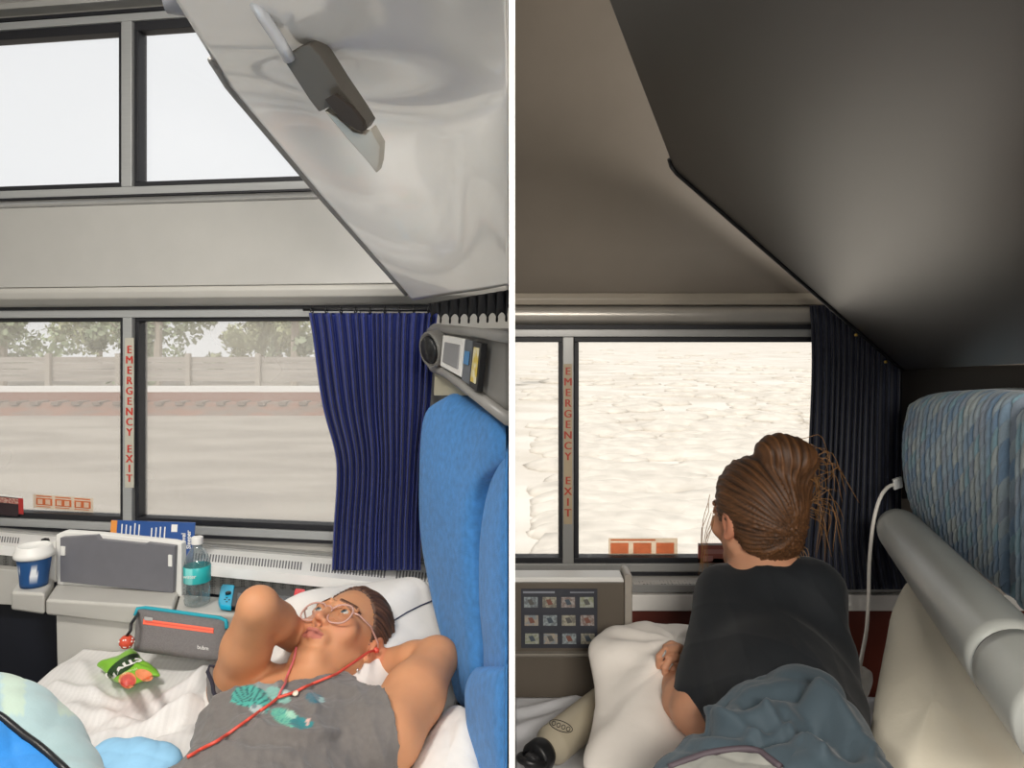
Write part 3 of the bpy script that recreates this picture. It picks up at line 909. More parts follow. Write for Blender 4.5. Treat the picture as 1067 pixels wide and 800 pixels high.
def shelf(name, bl, br, fr, fl, dn):
    m = MB(); a_ = [WL.pt(*bl, .255), WL.pt(*br, .255), WL.pt(*fr, .36), WL.pt(*fl, .36)]
    zt = sum(p.z for p in a_) / 4
    for p in a_: p.z = zt
    # dn: (y at front left bottom)
    f0, f1 = WL.pt(fl[0], dn[0], .352), WL.pt(fr[0], dn[1], .352)
    m.hexa([a_[0] - V((0, 0, a_[0].z - f0.z)), a_[1] - V((0, 0, a_[1].z - f1.z)), f1, f0, a_[0], a_[1], a_[2], a_[3]])
    return m.build(name, M['unit'], un, bevel=.008, segs=3)
shelf('armrest_end', (22, 600), (57, 606), (46.6, 618.5), (11, 612), (636, 641))
shelf('armrest', (58.4, 607.5), (186, 620), (180.5, 632), (47.4, 620), (641, 656))
shelf('armrest_shelf', (187.2, 620.2), (326, 630), (326, 644), (182, 633), (656, 672))
m = MB().prism(wp([(58, 632), (340, 655), (340, 730), (60, 720)], .335), WL.n * -.1); m.build('body_panel', M['unit'], un, bevel=.003)
m = MB().prism(wp([(41, 573), (57.5, 563), (57.5, 607), (41, 604)], .255), WL.n * -.05); m.build('side_cheek', M['white'], un, bevel=.003)
m = MB().prism(wp([(-160, 580), (40, 596), (40, 632), (-160, 620)], .20), WL.n * -.03); m.build('side_panel', M['unit'], un, bevel=.002)
kb = thing('window_latch_knob', 'small black knob on the white sill behind the paper cup', 'knob', WL.pt(46, 572, .19))
MB().lathe([(0, -.011), (.008, -.009), (.0115, 0), (.009, .008), (0, .011)], WL.pt(47, 564.5, .20), (0, 0, 1), 16).build('ball', M['black'], kb, smooth=True)
MB().tube([WL.pt(38, 568, .19), WL.pt(47, 569, .20)], .004, 8).build('lever', M['black'], kb, smooth=True)

# ---- brochure
P = [WL.pt(116, 542, .14), WL.pt(203, 544.5, .14), WL.pt(200, 588, .2), WL.pt(113, 586, .2)]
br = MB().prism(P, WL.n * -.004).build('brochure', mat('blue_brochure', '#1d4a8c', .35, var=.04), None)
tag(br, 'blue travel brochure with orange edge propped behind the folded table leaf', 'brochure')
def bil(P, s, t, lift=0):
    a_ = P[0] * (1 - s) + P[1] * s; b_ = P[3] * (1 - s) + P[2] * s
    n = (P[1] - P[0]).cross(P[3] - P[0]).normalized()
    if n.y > 0: n = -n
    return a_ * (1 - t) + b_ * t + n * lift
def card(m, P, s0, s1, t0, t1, lift, th=.0006):
    q = [bil(P, s0, t0, lift), bil(P, s1, t0, lift), bil(P, s1, t1, lift), bil(P, s0, t1, lift)]
    n = (bil(P, .5, .5, 1) - bil(P, .5, .5, 0)); return m.prism(q, -n * th)
card(MB(), P, 0, .075, .0, 1, .0008).build('orange_edge', mat('orange_print', '#d98c3f', .4), br)
tr = MB(); rng = random.Random(3)
for i in range(9):
    s = .13 + i * .052 + (.1 if i > 4 else 0)
    card(tr, P, s, s + .014, .06 + .1 * rng.random(), .5 + .2 * rng.random(), .0008)
card(tr, P, .73, .8, .06, .24, .0008)
up_ = (P[1] - P[0]).normalized(); rt = (P[0] - P[3]).normalized()
for txt, s in (('Level', .885), ('Sleeper', .945)):
    MB().add(*text_geo(txt, .017, bil(P, s, .42, .001), rt, -up_, .0004, bold=.0004)).build('lettering', M['white'], br, fix=False)
tr.build('printed_lines', M['white'], br, fix=False)

# ---- cup
bvu = [bvh_of(c_) for c_ in un.children]
def rest(p):
    zs = [h_[0].z for h_ in (t_.ray_cast(V((p.x, p.y, 1.0)), V((0, 0, -1))) for t_ in bvu) if h_[0] is not None]
    return V((p.x, p.y, max(zs) + .0015)) if zs else p
cupb = rest(WL.pt(35.5, 611, .312))
cup = thing('paper_cup', 'blue paper coffee cup with white lid on the armrest end', 'cup', cupb)
s_ = cupb.y / F; 
prof = [(0, 0), (.030, 0), (.0305, .002), (.0395, .078), (.040, .080), (0, .080)]
v, f = lathe_geo([(0, 0.001), (.030, 0), (.031, .01), (.033, .03), (.035, .045), (.037, .06), (.039, .077), (0, .078)], cupb, (0, 0, 1), 72)
cc = np.tile(np.array(lin('#1f4f86')), (len(v), 1))
for i, p in enumerate(v):
    h = (p.z - cupb.z); a_ = math.atan2(p.x - cupb.x, -(p.y - cupb.y)) + .2
    t = (h - .02) / .035
    if 0 < t < 1 and (abs(abs(a_) - .75) < .28 * (1 - t * .5) and abs(a_) > .5): cc[i] = lin('#e8ecef')
    if .62 < t < .85 and -1.0 < a_ < -.05 and int(a_ * 14) % 2: cc[i] = lin('#e8ecef')
o = mk('cup_body', v, f, mat('cup_print', None, .5, attr=True, var=.03), cup, True, cols=cc); fixn(o)
MB().lathe([(0, .070), (.042, .070), (.0445, .073), (.0445, .082), (.041, .085), (.039, .097), (.036, .100), (.033, .099), (.031, .094), (0, .094)], cupb, (0, 0, 1), 40).build('lid', M['white'], cup, smooth=True)

# ---- water bottle
bb = rest(WL.pt(205.5, 628, .315))
bo = thing('water_bottle', 'clear plastic water bottle with teal label and white cap', 'bottle', bb)
k = .146 / .146
pr = [(0, .002), (.022, .0), (.0285, .004), (.0295, .012)]
for i in range(5): pr += [(.0295, .014 + i * .0085), (.0278, .018 + i * .0085)]
pr += [(.0295, .058), (.030, .062), (.030, .094), (.0295, .098), (.0285, .104), (.025, .116), (.018, .128), (.0125, .136), (.0115, .146), (.0115, .150)]
M['pet'] = glass_mat('clear_plastic', '#f1f6f7', .10, .16, '#eef4f5', .03)
MB().lathe(pr, bb, (0, 0, 1), 40).build('bottle_body', M['pet'], bo, smooth=True)
MB().lathe([(0, .145), (.0135, .145), (.0135, .160), (.012, .162), (0, .162)], bb, (0, 0, 1), 24).build('cap', M['white'], bo, bevel=.001)
v, f = lathe_geo([(.0303, .056), (.0309, .057), (.0309, .093), (.0303, .094)], bb, (0, 0, 1), 48); f = f[:-2]
cc = np.tile(np.array(lin('#2fb3b3')), (len(v), 1))
for i, p in enumerate(v):
    a_ = math.atan2(p.x - bb.x, -(p.y - bb.y))
    if abs(a_ + .25) < .35: cc[i] = lin('#7fd3cf')
lb = mk('label', v, f, mat('label_print', None, .35, attr=True, var=.05), bo, True, cols=cc)
MB().add(*text_geo('water', .013, bb + V((-.004, -.0318, .076)), (1, 0, 0), (0, 0, 1), .0006)).build('lettering', M['white'], lb, fix=False)

# ---- handheld game console
gc = thing('handheld_game_console', 'handheld game console with cyan and red controllers on the shelf behind her elbow', 'game console', pz(270, 622, .57))
zz = rest(pz(238, 622, .57)).z + .002
def flat(q, z, h): return [pz(x, y, z) for x, y in q], V((0, 0, h))
def flatbuild(name, q, z, h, mt, par, bevel=.003):
    P, vec = flat(q, z, h); return MB().prism(P, vec).build(name, mt, par, bevel=bevel)
flatbuild('tablet', [(244, 615), (308, 619), (306, 639), (240, 636)], zz, .011, M['black'], gc)
flatbuild('screen', [(248, 618), (303, 621.5), (301, 634), (246, 632)], zz + .011, .001, mat('dark_screen', '#23252d', .12), gc, .0005)
cy = flatbuild('controller', [(232, 613.5), (244.5, 614.5), (241, 637), (229.5, 635.5), (227.5, 631), (230, 616)], zz, .013, mat('cyan_plastic', '#1fb4dc', .4), gc)
tag(cy, 'cyan controller')
rd = flatbuild('controller', [(307.5, 617.5), (318, 618.5), (318, 624), (306, 624)], zz + .004, .012, mat('red_plastic', '#e8323a', .4), gc)
tag(rd, 'red controller')
MB().lathe([(0, 0), (.0062, 0), (.0068, .004), (.006, .006), (0, .006)], pz(237.8, 619, zz + .013), (0, 0, 1), 14).build('thumb_stick', M['black'], cy, smooth=True)
for x, y in ((234.5, 624.5), (238.8, 625), (236.3, 622.8), (236.2, 627)):
    MB().lathe([(0, 0), (.0022, 0), (.0022, .0012), (0, .0014)], pz(x, y, zz + .013), (0, 0, 1), 10).build('button', M['black'], cy)

# ---- grey zip case with key charm
ca = thing('zip_case', 'grey fabric zip case with teal piping and orange zipper', 'case', pz(190, 690, .452))
P = [D(143, 633, 1.665), D(238, 646, 1.635), D(235.5, 690, 1.58), D(139.5, 678.5, 1.61)]
O = []
for (s, t) in ((.0, .10), (.03, .01), (.3, 0), (.7, 0), (.97, .01), (1, .1), (1, .5), (1, .9), (.97, .99), (.7, 1), (.3, 1), (.03, .99), (0, .9), (0, .5)):
    O.append(bil(P, s, t))
nrm = (P[1] - P[0]).cross(P[3] - P[0]).normalized()
if nrm.y > 0: nrm = -nrm
M['case'] = mat('grey_canvas', '#6f6c6c', .85, var=.12, scale=250, bump=.3, bscale=500)
body = pillow('case_body', O, nrm, .016, .016, M['case'], ca, pw=7)
m = MB().tube([bil(P, s, t, .006) for s, t in ((.0, .2), (.02, .03), (.1, -.01), (.5, -.012), (.92, -.01), (.985, .04), (1.0, .22))], .0045, 8); m.build('teal_piping', mat('teal_fabric', '#1f9db0', .7), ca, smooth=True)
zp = MB(); card(zp, P, .115, .88, .27, .395, .0168, .002); zp = zp.build('zipper', mat('orange_tape', '#f2694c', .6), ca, bevel=.0008)
zm = MB(); card(zm, P, .14, .88, .315, .345, .0175, .001); zm.build('teeth', mat('coral_teeth', '#d9503c', .5), zp)
zt = MB(); card(zt, P, .13, .22, .22, .30, .0185, .002); zt.build('pull', M['silver'], zp, bevel=.0005)
lt = MB(); lt.add(*text_geo('bubm', .012, bil(P, .78, .76, .0168), P[1] - P[0], P[0] - P[3], .0004)); lt.build('logo', M['white'], ca, fix=False)
kc = D(132, 668.5, 1.575)
MB().tube([bil(P, .03, .12, .004), D(140, 645, 1.60), D(136.5, 650, 1.585), D(136, 657, 1.575), kc + V((0, 0, .012))], .0035, 8).build('charm_strap', M['black'], ca, smooth=True)
ch = MB().lathe([(0, -.014), (.010, -.012), (.0155, -.003), (.0145, .006), (.009, .012), (0, .014)], kc, (0, 0, 1), 20).build('charm', mat('red_charm', '#c94a30', .5), ca, smooth=True)
dts = MB(); rng = random.Random(5)
for i in range(16):
    q1 = rng.random() * 6.28; q2 = rng.uniform(-.8, .8)
    n = V((math.cos(q1) * math.cos(q2), math.sin(q1) * math.cos(q2), math.sin(q2) * .85)); n2 = V((n.x * .0152, n.y * .0152, n.z * .0145))
    dts.lathe([(0, 0), (.0022, 0), (.0015, .0012), (0, .0013)], kc + n2, n, 8)
dts.build('dots', M['white'], ch)

# ---- bag of cough drops
P = [pz(101, 694.5, .462), pz(137.5, 677, .478), pz(167, 702, .468), pz(131, 717, .462)]
bg_c = sum(P, V((0, 0, 0))) / 4
hb = thing('sweet_bag', 'green foil bag of cough drops with a grapefruit picture lying on the sheet', 'bag', V((bg_c.x, bg_c.y, .45)))
O = []
rng = random.Random(8)
for a_, b_ in ((0, 1), (1, 2), (2, 3), (3, 0)):
    for t in (.02, .2, .4, .6, .8):
        q = P[a_] * (1 - t) + P[b_] * t
        ins = .05 * math.sin(math.pi * t) + rng.uniform(-.02, .02)
        O.append(q + (bg_c - q) * ins + V((0, 0, rng.uniform(-.003, .003))))
n_ = (P[1] - P[0]).cross(P[3] - P[0]).normalized(); n_ = n_ if n_.z > 0 else -n_
bag = pillow('pouch', O, n_, .020, .008, mat('green_foil', '#7fbb35', .3, var=.1, coat=.3), hb, N=120, M=26, disp=lambda v: waves(v, 9, 18, 8, ridge=True) * .0025)
bvb = bvh_of(bag)
def deco(name, polys, off, mt):
    m = MB()
    for q in polys:
        pts = [onto([bvb], x, y, off) for x, y in q]; c = sum(pts, V((0, 0, 0))) / len(pts)
        cx_ = sum(x for x, y in q) / len(q); cy_ = sum(y for x, y in q) / len(q); k_ = len(pts); b = len(m.v)
        for r_ in (1, .8, .6, .4, .2): m.v += [onto([bvb], cx_ + (x - cx_) * r_, cy_ + (y - cy_) * r_, off) for x, y in q]
        m.v.append(onto([bvb], cx_, cy_, off))
        for i in range(k_):
            j = (i + 1) % k_
            for r_ in range(4): m.f.append([b + r_ * k_ + i, b + r_ * k_ + j, b + r_ * k_ + k_ + j, b + r_ * k_ + k_ + i])
            m.f.append([b + 4 * k_ + i, b + 4 * k_ + j, b + 5 * k_])
    return m.build(name, mt, hb)
deco('fruit_picture', [[(133 + 9 * math.cos(q) * (1 + .1 * math.sin(q)), 709 - 8.5 * math.sin(q)) for q in np.linspace(0, 6.28, 20)[:-1]], [(150 + 9.5 * math.cos(q), 703.5 - 6 * math.sin(q) + 2 * math.cos(q)) for q in np.linspace(0, 6.28, 20)[:-1]]], .0012, mat('grapefruit_print', '#e08a5c', .4, var=.12, scale=90))
deco('fruit_flesh', [[(133.5 + 7 * math.cos(q), 709.5 - 6.5 * math.sin(q)) for q in np.linspace(0, 6.28, 20)[:-1]]], .002, mat('grapefruit_flesh', '#cf5a50', .4, var=.2, scale=120))
deco('name_band', [[(128 + 19.5 * math.cos(q) * .82 - 6.8 * math.sin(q) * -.57, 693.5 - 19.5 * math.cos(q) * .57 + 6.8 * math.sin(q) * .82) for q in np.linspace(0, 6.28, 22)[:-1]]], .0012, mat('dark_green_print', '#22401c', .4))
o_ = onto([bvb], 129, 694, .0028); e_ = (onto([bvb], 140, 686.5, .0028) - onto([bvb], 117, 702, .0028)).normalized()
u_ = n_.cross(e_).normalized()
def drape(tv, off):
    v_, f_ = tv; r_ = []
    for p in v_:
        h_ = bvb.ray_cast(p + n_ * .06, -n_)
        k_ = (p - o_).dot(n_)
        r_.append((h_[0] + n_ * (off + max(k_, 0) * 0 + (.0006 if k_ > .0003 else 0))) if h_[0] is not None else p)
    return r_, f_
MB().add(*drape(text_geo('HALLS', .026, o_, e_, u_, .0012, bold=.0012), .0022)).build('lettering', M['white'], hb, fix=False)
o2 = onto([bvb], 133, 700, .0028)
MB().add(*drape(text_geo('grapefruit', .010, o2, e_, u_, .0008), .0016)).build('lettering', mat('pale_print', '#cfe0a8', .5), hb, fix=False)

# ---- signs and stickers at the left window
def exit_strip(W, x, y0, y1, w2, bgc, redc, label, ys, sz):
    o = MB().prism([W.pt(x - w2, y0, .0135), W.pt(x + w2, y0, .0135), W.pt(x + w2, y1, .0135), W.pt(x - w2, y1, .0135)], W.n * -.001).build('exit_sign', mat('exit_strip', bgc, .5), None)
    tag(o, label, 'sign')
    rm = mat('red_letters', redc, .5)
    for w_ in (ys[:9], ys[9:]):
        m = MB()
        for ch_, y in w_:
            for k_, o_ in enumerate((-.0010, 0, .0010)): m.add(*text_geo(ch_, sz, W.pt(x, y, .0141 + .0002 * k_) + W.t * o_, W.t, (0, 0, 1), .0005))
        m.build('lettering', rm, o, fix=False)
word = 'EMERGENCY'
ys = [(c, 364.5 + i * 10.75) for i, c in enumerate(word)] + [(c, 468 + i * 10.2) for i, c in enumerate('EXIT')]
exit_strip(WL, 134.8, 352, 508, 4.6, '#b9b6a8', '#c0392f', 'vertical red EMERGENCY EXIT strip on the left window mullion', ys, .0315)
st = MB().prism(wp([(34.5, 514.5), (97, 519), (97, 534), (34.5, 529)], -.0235), WL.n * -.0006).build('window_sticker', mat('sticker_film', '#d9cfc0', .5) if 0 else film_mat('sticker_film', '#ece2d4', .55), None)
tag(st, 'orange pictogram sticker low on the left window pane', 'sticker')
P = wp([(34.5, 514.5), (97, 519), (97, 534), (34.5, 529)], -.0231)
m = MB(); m2_ = MB()
for i in range(3):
    s = .05 + i * .32
    card(m, P, s, s + .27, .25, .75, .0, .0004); card(m, P, s, s + .26, .08, .16, 0, .0004); card(m, P, s, s + .24, .83, .88, 0, .0004)
    for j in range(2):
        card(m2_, P, s + .03 + j * .13, s + .11 + j * .13, .33, .68, .0006, .0004)
m.build('pictograms', film_mat('orange_ink', '#e0804f', .4), st); m2_.build('pictogram_figures', film_mat('pale_ink', '#f0d8c0', .4), st)
cd = MB().prism(wp([(-30, 512), (23, 517.5), (24, 533), (21, 537), (-30, 531)], .0), WL.n * .012).build('notice_card', mat('notice_dark', '#2a1c20', .5), None)
tag(cd, 'dark and red notice card in the lower left window corner', 'sign')
P = wp([(-30, 512), (23, 517.5), (23.5, 534), (-30, 528)], .0125)
m = MB(); card(m, P, .0, 1, .0, .1, .0004); m.build('white_edge', M['white'], cd)
m = MB(); card(m, P, .0, .97, .16, .5, .0004); m.build('text_panel', mat('red_notice', '#8e3a34', .5, second='#b9a091', scale=160, stretch=(1, 1, 2)), cd)
m = MB(); card(m, P, .93, 1.02, .1, 1.1, .0008, .001); m.build('red_clip', mat('red_clip', '#a32a28', .5), cd)
# ================================================================== RIGHT COMPARTMENT
# ---- bed
ZB = .36
bedr = thing('berth_bed', 'lower berth bed with pale crumpled sheet under the woman in the dark shirt', 'bed', (.6, 1.0, 0))
MB().box(.02, 1.2, .3, 1.66, .12, .33).build('mattress', MATS['mattress_ticking'], bedr, bevel=.02)
MB().box(.06, 1.15, .4, 1.5, 0, .125).build('plinth', M['dark'], bedr)
M['sheetR'] = mat('pale_sheet', '#d5d6da', .85, var=.03, bump=.1, bscale=120)
U, Wv = np.meshgrid(np.linspace(0, 1, 130), np.linspace(0, 1, 150))
X = .008 + U * 1.2; Y = .3 + Wv * 1.38
Pf = np.stack([X, Y, X * 0], -1).reshape(-1, 3)
Z = ZB + .006 * waves(Pf, 31, 3.5, 9, ridge=True).reshape(X.shape)
for p, q, a_, w_ in (((537, 762), (585, 745), .012, .02), ((540, 742), (600, 728), .010, .015), ((545, 785), (600, 760), .01, .02)):
    P0 = np.array(pz(*p, ZB))[:2]; P1 = np.array(pz(*q, ZB))[:2]; dd = P1 - P0; t = np.clip(((X - P0[0]) * dd[0] + (Y - P0[1]) * dd[1]) / (dd @ dd), 0, 1)
    r = np.hypot(X - P0[0] - t * dd[0], Y - P0[1] - t * dd[1]); Z += a_ * np.exp(-(r / w_) ** 2)
G = np.stack([X, Y, Z], -1); B = G.copy(); B[..., 2] = .325
solid_grid('sheet', G, B, M['sheetR'], bedr)

# ---- table unit with safety card
M['unitR'] = mat('taupe_moulding', '#625a50', .45, var=.04)
ur = thing('folded_table_unit', 'taupe folded table unit with white top edge below the right window', 'table unit', WR.pt(590, 720, .3))
def rp(q, v): return [WR.pt(x, y, v) for x, y in q]
MB().prism(rp([(536, 607), (650.5, 607), (650.5, 681), (536, 681)], .295), WR.n * -.05).build('panel', M['unitR'], ur, bevel=.002)
MB().prism(rp([(536, 601.5), (649, 601.5), (650.5, 606.8), (536, 606.8)], .297), WR.n * -.055).build('top_edge', M['white'], ur, bevel=.002)
MB().prism(rp([(651, 600), (654, 597.5), (659, 600), (659, 690), (651, 690)], .30), WR.n * -.07).build('end_post', mat('post_grey', '#a39c92', .4), ur, bevel=.003)
MB().prism(rp([(536, 681.3), (650, 681.3), (650, 684), (536, 684)], .31), WR.n * -.06).build('ledge', mat('ledge_grey', '#8b857b', .4), ur, bevel=.001)
MB().prism(rp([(536, 684.3), (650, 684.3), (650, 876), (536, 876)], .302), WR.n * -.06).build('lower_panel', M['unitR'], ur, bevel=.002)
sc_ = thing('safety_card', 'dark safety card of twelve pictures on the taupe table unit', 'sign', WR.pt(582, 674, .298))
cardp = MB().prism(rp([(543, 613.5), (622.5, 613.5), (622.5, 675), (543, 675)], .2985), WR.n * -.002).build('card', mat('slate_card', '#3a3c44', .45), sc_)
rng = random.Random(12)
for r in range(3):
    for c in range(4):
        x = 553 + c * 19.4 + r * .6; y = 627.3 + r * 19
        ms = [mat('picture_print', h, .5, second=h2, scale=rng.uniform(90, 170)) for h, h2 in [(('#9aa5a8', '#6d7478'), ('#a8a595', '#77756c'), ('#a5a19e', '#7f6f6a'), ('#a3a6a0', '#8b9178'), ('#a89c8c', '#7f8a90'))[(r * 4 + c) % 5]]]
        fr = MB().prism(rp([(x - 7, y - 5.3), (x + 7.2, y - 5.3), (x + 7.5, y + 5.5), (x - 7, y + 5.5)], .2995), WR.n * -.0008).build('picture', ms[0], sc_)
        MB().prism(rp([(x - 3.5, y - 2.5), (x + 1, y - 3.2), (x + 4, y + 2.2), (x - 1, y + 3.2)], .2999), WR.n * -.0003).build('figure', mat('figure_ink', ('#5b5a58', '#7c5348', '#4a5560')[(r + c) % 3], .6), fr)
m = MB()
m.prism(rp([(545, 616), (578, 616), (578, 618), (545, 618)], .2992), WR.n * -.0004)
m.build('heading', mat('heading_grey', '#8b8f99', .6), sc_)
m = MB().prism(rp([(594, 616.5), (619, 616.5), (619, 617.7), (594, 617.7)], .2992), WR.n * -.0004)
m.build('heading', MATS['heading_grey'], sc_)

# ---- signs and stickers on the right window
ys = [(c, 387 + i * 11.1) for i, c in enumerate(word)] + [(c, 501 + i * 11.2) for i, c in enumerate('EXIT')]
exit_strip(WR, 591.8, 379, 546, 4.4, '#b3a184', '#b3402c', 'vertical red EMERGENCY EXIT strip on the right window mullion', ys, .030)
P = rp([(632, 560), (706, 560), (706, 577), (632, 577)], -.0235)
P = rp([(634, 560.5), (706, 560.5), (706, 578), (634, 578)], -.0235)
st = MB().prism(P, WR.n * -.0006).build('window_sticker', mat('x', '#e9dccb', .5) if 0 else film_mat('sticker_film_warm', '#f7eee2', .8), None)
tag(st, 'orange pictogram sticker low on the right window left of the woman', 'sticker')
m = MB()
card(m, P, .03, .68, .06, .16, .0006, .0004)
for i in range(3): card(m, P, .03 + i * .33, .29 + i * .33, .28, .92, .0006, .0004)
m.build('pictograms', film_mat('pale_orange_ink', '#f5bf9f', .8), st)
P = rp([(727.5, 566), (775, 566), (775, 587), (727.5, 587)], .004)
nc = MB().prism(P, WR.n * -.003).build('notice_card', mat('red_card', '#b5685c', .5), None)
tag(nc, 'red and white notice card on the window ledge beside her face', 'sign')
m = MB(); card(m, P, .0, 1, .0, .10, .0006, .0006); m.build('white_edge', M['white'], nc)
m = MB(); card(m, P, .12, .95, .30, .52, .0006, .0006); m.build('text_line', mat('card_pink', '#cf938a', .5), nc)
m = MB(); card(m, P, .1, .32, .62, .9, .0006, .0006); m.build('emblem', MATS['card_pink'], nc)

# ---- curtain
M['navy'] = mat('navy_curtain', '#1d2336', .75, var=.15, scale=40, bump=.2, bscale=500, sheen=.1)
cr_ = thing('window_curtain', 'dark navy pleated curtain drawn to the right of the right window', 'curtain', WR.pt(880, 612, .1))
curtain('curtain_cloth', WR, [(318, 843, 944, .07, .075), (345, 845, 943, .07, .08), (400, 845, 940, .075, .09), (500, 840, 938, .08, .09), (560, 833, 940, .09, .11), (614, 829, 952, .11, .16)], 13, .014, 220, 60, M['navy'], cr_, 9)
for x, y in ((892, 349), (923, 377)):
    MB().lathe([(0, -.004), (.004, -.002), (.004, .002), (0, .004)], D(x, y, 1.80), (0, -1, 0), 12).build('brass_hook', mat('brass', '#c9a654', .3, metal=.8), cr_, smooth=True)

# ---- dark upper berth
M['berthR'] = mat('dark_grey_moulding', '#1f1c18', .33, var=.03, bump=.03, bscale=700, spec=1.0, coat=.3, cr=.45)
ubr = thing('upper_berth', 'dark satin upper berth folded up over the right compartment', 'berth', D(940, 300, 1.2))
A_, C_, D_ = D(634, 0, .95), D(942, 385, 1.84), D(1067, 380, 1.15)
nb = (C_ - A_).cross(D_ - A_).normalized()
def onb(px, py, lift=0):
    r = V(((px - CX) / F, 1, -(py - CY) / F)); c = V((0, 0, CAMZ)); k_ = (A_ - c).dot(nb) / r.dot(nb)
    return c + r * k_ + nb * (lift if nb.z < 0 else -lift)
poly = [(622, -30), (666, 84), (696, 161), (699, 170), (705, 179), (780, 244), (860, 314), (934, 379), (943, 385.5), (1000, 383), (1110, 378), (1110, -30)]
pts = [onb(*p) for p in poly]
upv = nb if nb.z > 0 else -nb
MB().prism(pts, upv * .05).build('shell', M['berthR'], ubr, bevel=.004)
MB().tube([onb(x, y, .001) for x, y in ((697.5, 166), (700, 173), (706, 180), (780, 244.5), (860, 314.5), (934, 379), (942, 385))], [.004, .005, .006, .006, .006, .006, .004], 8).build('edge_trim', M['black'], ubr, smooth=True)

# ---- woven seat back
M['weave'] = mat('woven_upholstery', None, .8, attr=True, var=.08, scale=200, bump=.2, bscale=600, sheen=.3)
sr = thing('woven_seat', 'blue grey seat back quilted in twisted rope ribs above the padded bolster', 'seat', D(1000, 560, 1.45))
def weave(name, C, nrib, nrow, nu, nv, seed, dx):
    G = grid_ctrl([[D(*p) for p in r] for r in C], nu, nv); n = grid_norm(G)
    if (n.reshape(-1, 3).mean(0) @ np.array([.3, -1, 0])) < 0 and (n.reshape(-1, 3).mean(0)[0]) > 0: n = -n
    if n.reshape(-1, 3).mean(0)[0] > 0: n = -n
    s = np.linspace(0, 1, nu)[None, :] * np.ones((nv, 1)); t = np.linspace(0, 1, nv)[:, None] * np.ones((1, nu))
    rs = s * nrib; k_ = np.floor(rs); fr = rs - k_
    tt = t * nrow + k_ * .5 + fr * 1.0; seg = np.floor(tt); ft = tt - seg
    h = .0085 * np.sqrt(np.clip(1 - (2 * fr - 1) ** 2, 0, 1)) + .0030 * np.sqrt(np.clip(1 - (2 * ft - 1) ** 2, 0, 1))
    e = np.minimum.reduce([s / .16, (1 - s) / .10, t / .14, (1 - t) / .1]); e = np.clip(e, 0, 1)
    G = G + n * (h - .045 * (1 - np.sqrt(1 - (1 - e) ** 2)))[..., None]
    pal = np.array([lin(c) for c in ('#6f8598', '#84929a', '#8f999a', '#637c94', '#7d8e9a', '#76828f', '#708e9a')])
    idx = (np.abs(np.sin(k_ * 12.9898 + seg * 78.233) * 43758.5) % 1 * 7).astype(int)
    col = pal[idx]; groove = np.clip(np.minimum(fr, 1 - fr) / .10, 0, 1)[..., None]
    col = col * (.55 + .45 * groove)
    Bk = G + np.array([.10, .06, 0])
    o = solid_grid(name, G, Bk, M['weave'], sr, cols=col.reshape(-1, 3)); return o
MB().prism([D(939, 383, 1.90), D(1110, 379, 1.30), D(1110, 520, 1.30), D(939, 520, 1.90)], V((.06, .03, 0))).build('gap_shade', mat('dark_gap_shade', '#1b1713', .6), sr, bevel=.004)  # dark sheet added to stand for shade in the gap behind the seat
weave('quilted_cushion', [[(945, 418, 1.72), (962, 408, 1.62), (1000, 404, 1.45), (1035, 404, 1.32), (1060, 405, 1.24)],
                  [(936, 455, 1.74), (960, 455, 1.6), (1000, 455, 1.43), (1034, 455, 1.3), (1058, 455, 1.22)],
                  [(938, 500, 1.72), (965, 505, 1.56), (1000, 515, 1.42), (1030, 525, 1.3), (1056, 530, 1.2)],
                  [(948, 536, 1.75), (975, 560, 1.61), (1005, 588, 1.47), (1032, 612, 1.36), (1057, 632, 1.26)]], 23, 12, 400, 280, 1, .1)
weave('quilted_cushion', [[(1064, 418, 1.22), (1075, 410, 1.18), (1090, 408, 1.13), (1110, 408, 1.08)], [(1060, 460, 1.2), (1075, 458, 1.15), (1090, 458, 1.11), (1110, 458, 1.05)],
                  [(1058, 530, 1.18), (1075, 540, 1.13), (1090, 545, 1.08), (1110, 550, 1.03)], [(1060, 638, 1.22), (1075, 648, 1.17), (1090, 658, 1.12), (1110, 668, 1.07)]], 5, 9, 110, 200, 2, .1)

# ---- bolster
bol = thing('padded_bolster', 'silver grey padded tube bolster running below the woven seat back', 'bolster', D(1000, 640, 1.3))
M['bolster'] = mat('silver_vinyl', '#a2a49f', .34, var=.04, bump=.05, bscale=300, spec=.6)
a0, a1, a2 = D(933, 547, 1.72), D(1062, 698, .96), D(1120, 766, .80)
ps = [a0 * (1 - t) + a1 * t for t in np.linspace(0, 1, 24)]
rr_ = [.050 + .008 * t for t in np.linspace(0, 1, 24)]; rr_[0] = .034; rr_[1] = .047
MB().tube(ps, rr_, 32).build('main_roll', M['bolster'], bol, smooth=True)
q_ = (a1 - a0).normalized()
ps = [a1 + q_ * .004] + [(a1 + q_ * .008) * (1 - t) + a2 * t for t in np.linspace(0, 1, 8)]
MB().tube(ps, [.050] + [.057] * 8, 32).build('end_roll', M['bolster'], bol, smooth=True)
ms_ = a1 + q_ * .002
MB().tube([a1 - q_ * .001, a1 + q_ * .006], [.0545, .0545], 32).build('seam', M['black'], bol, smooth=True)

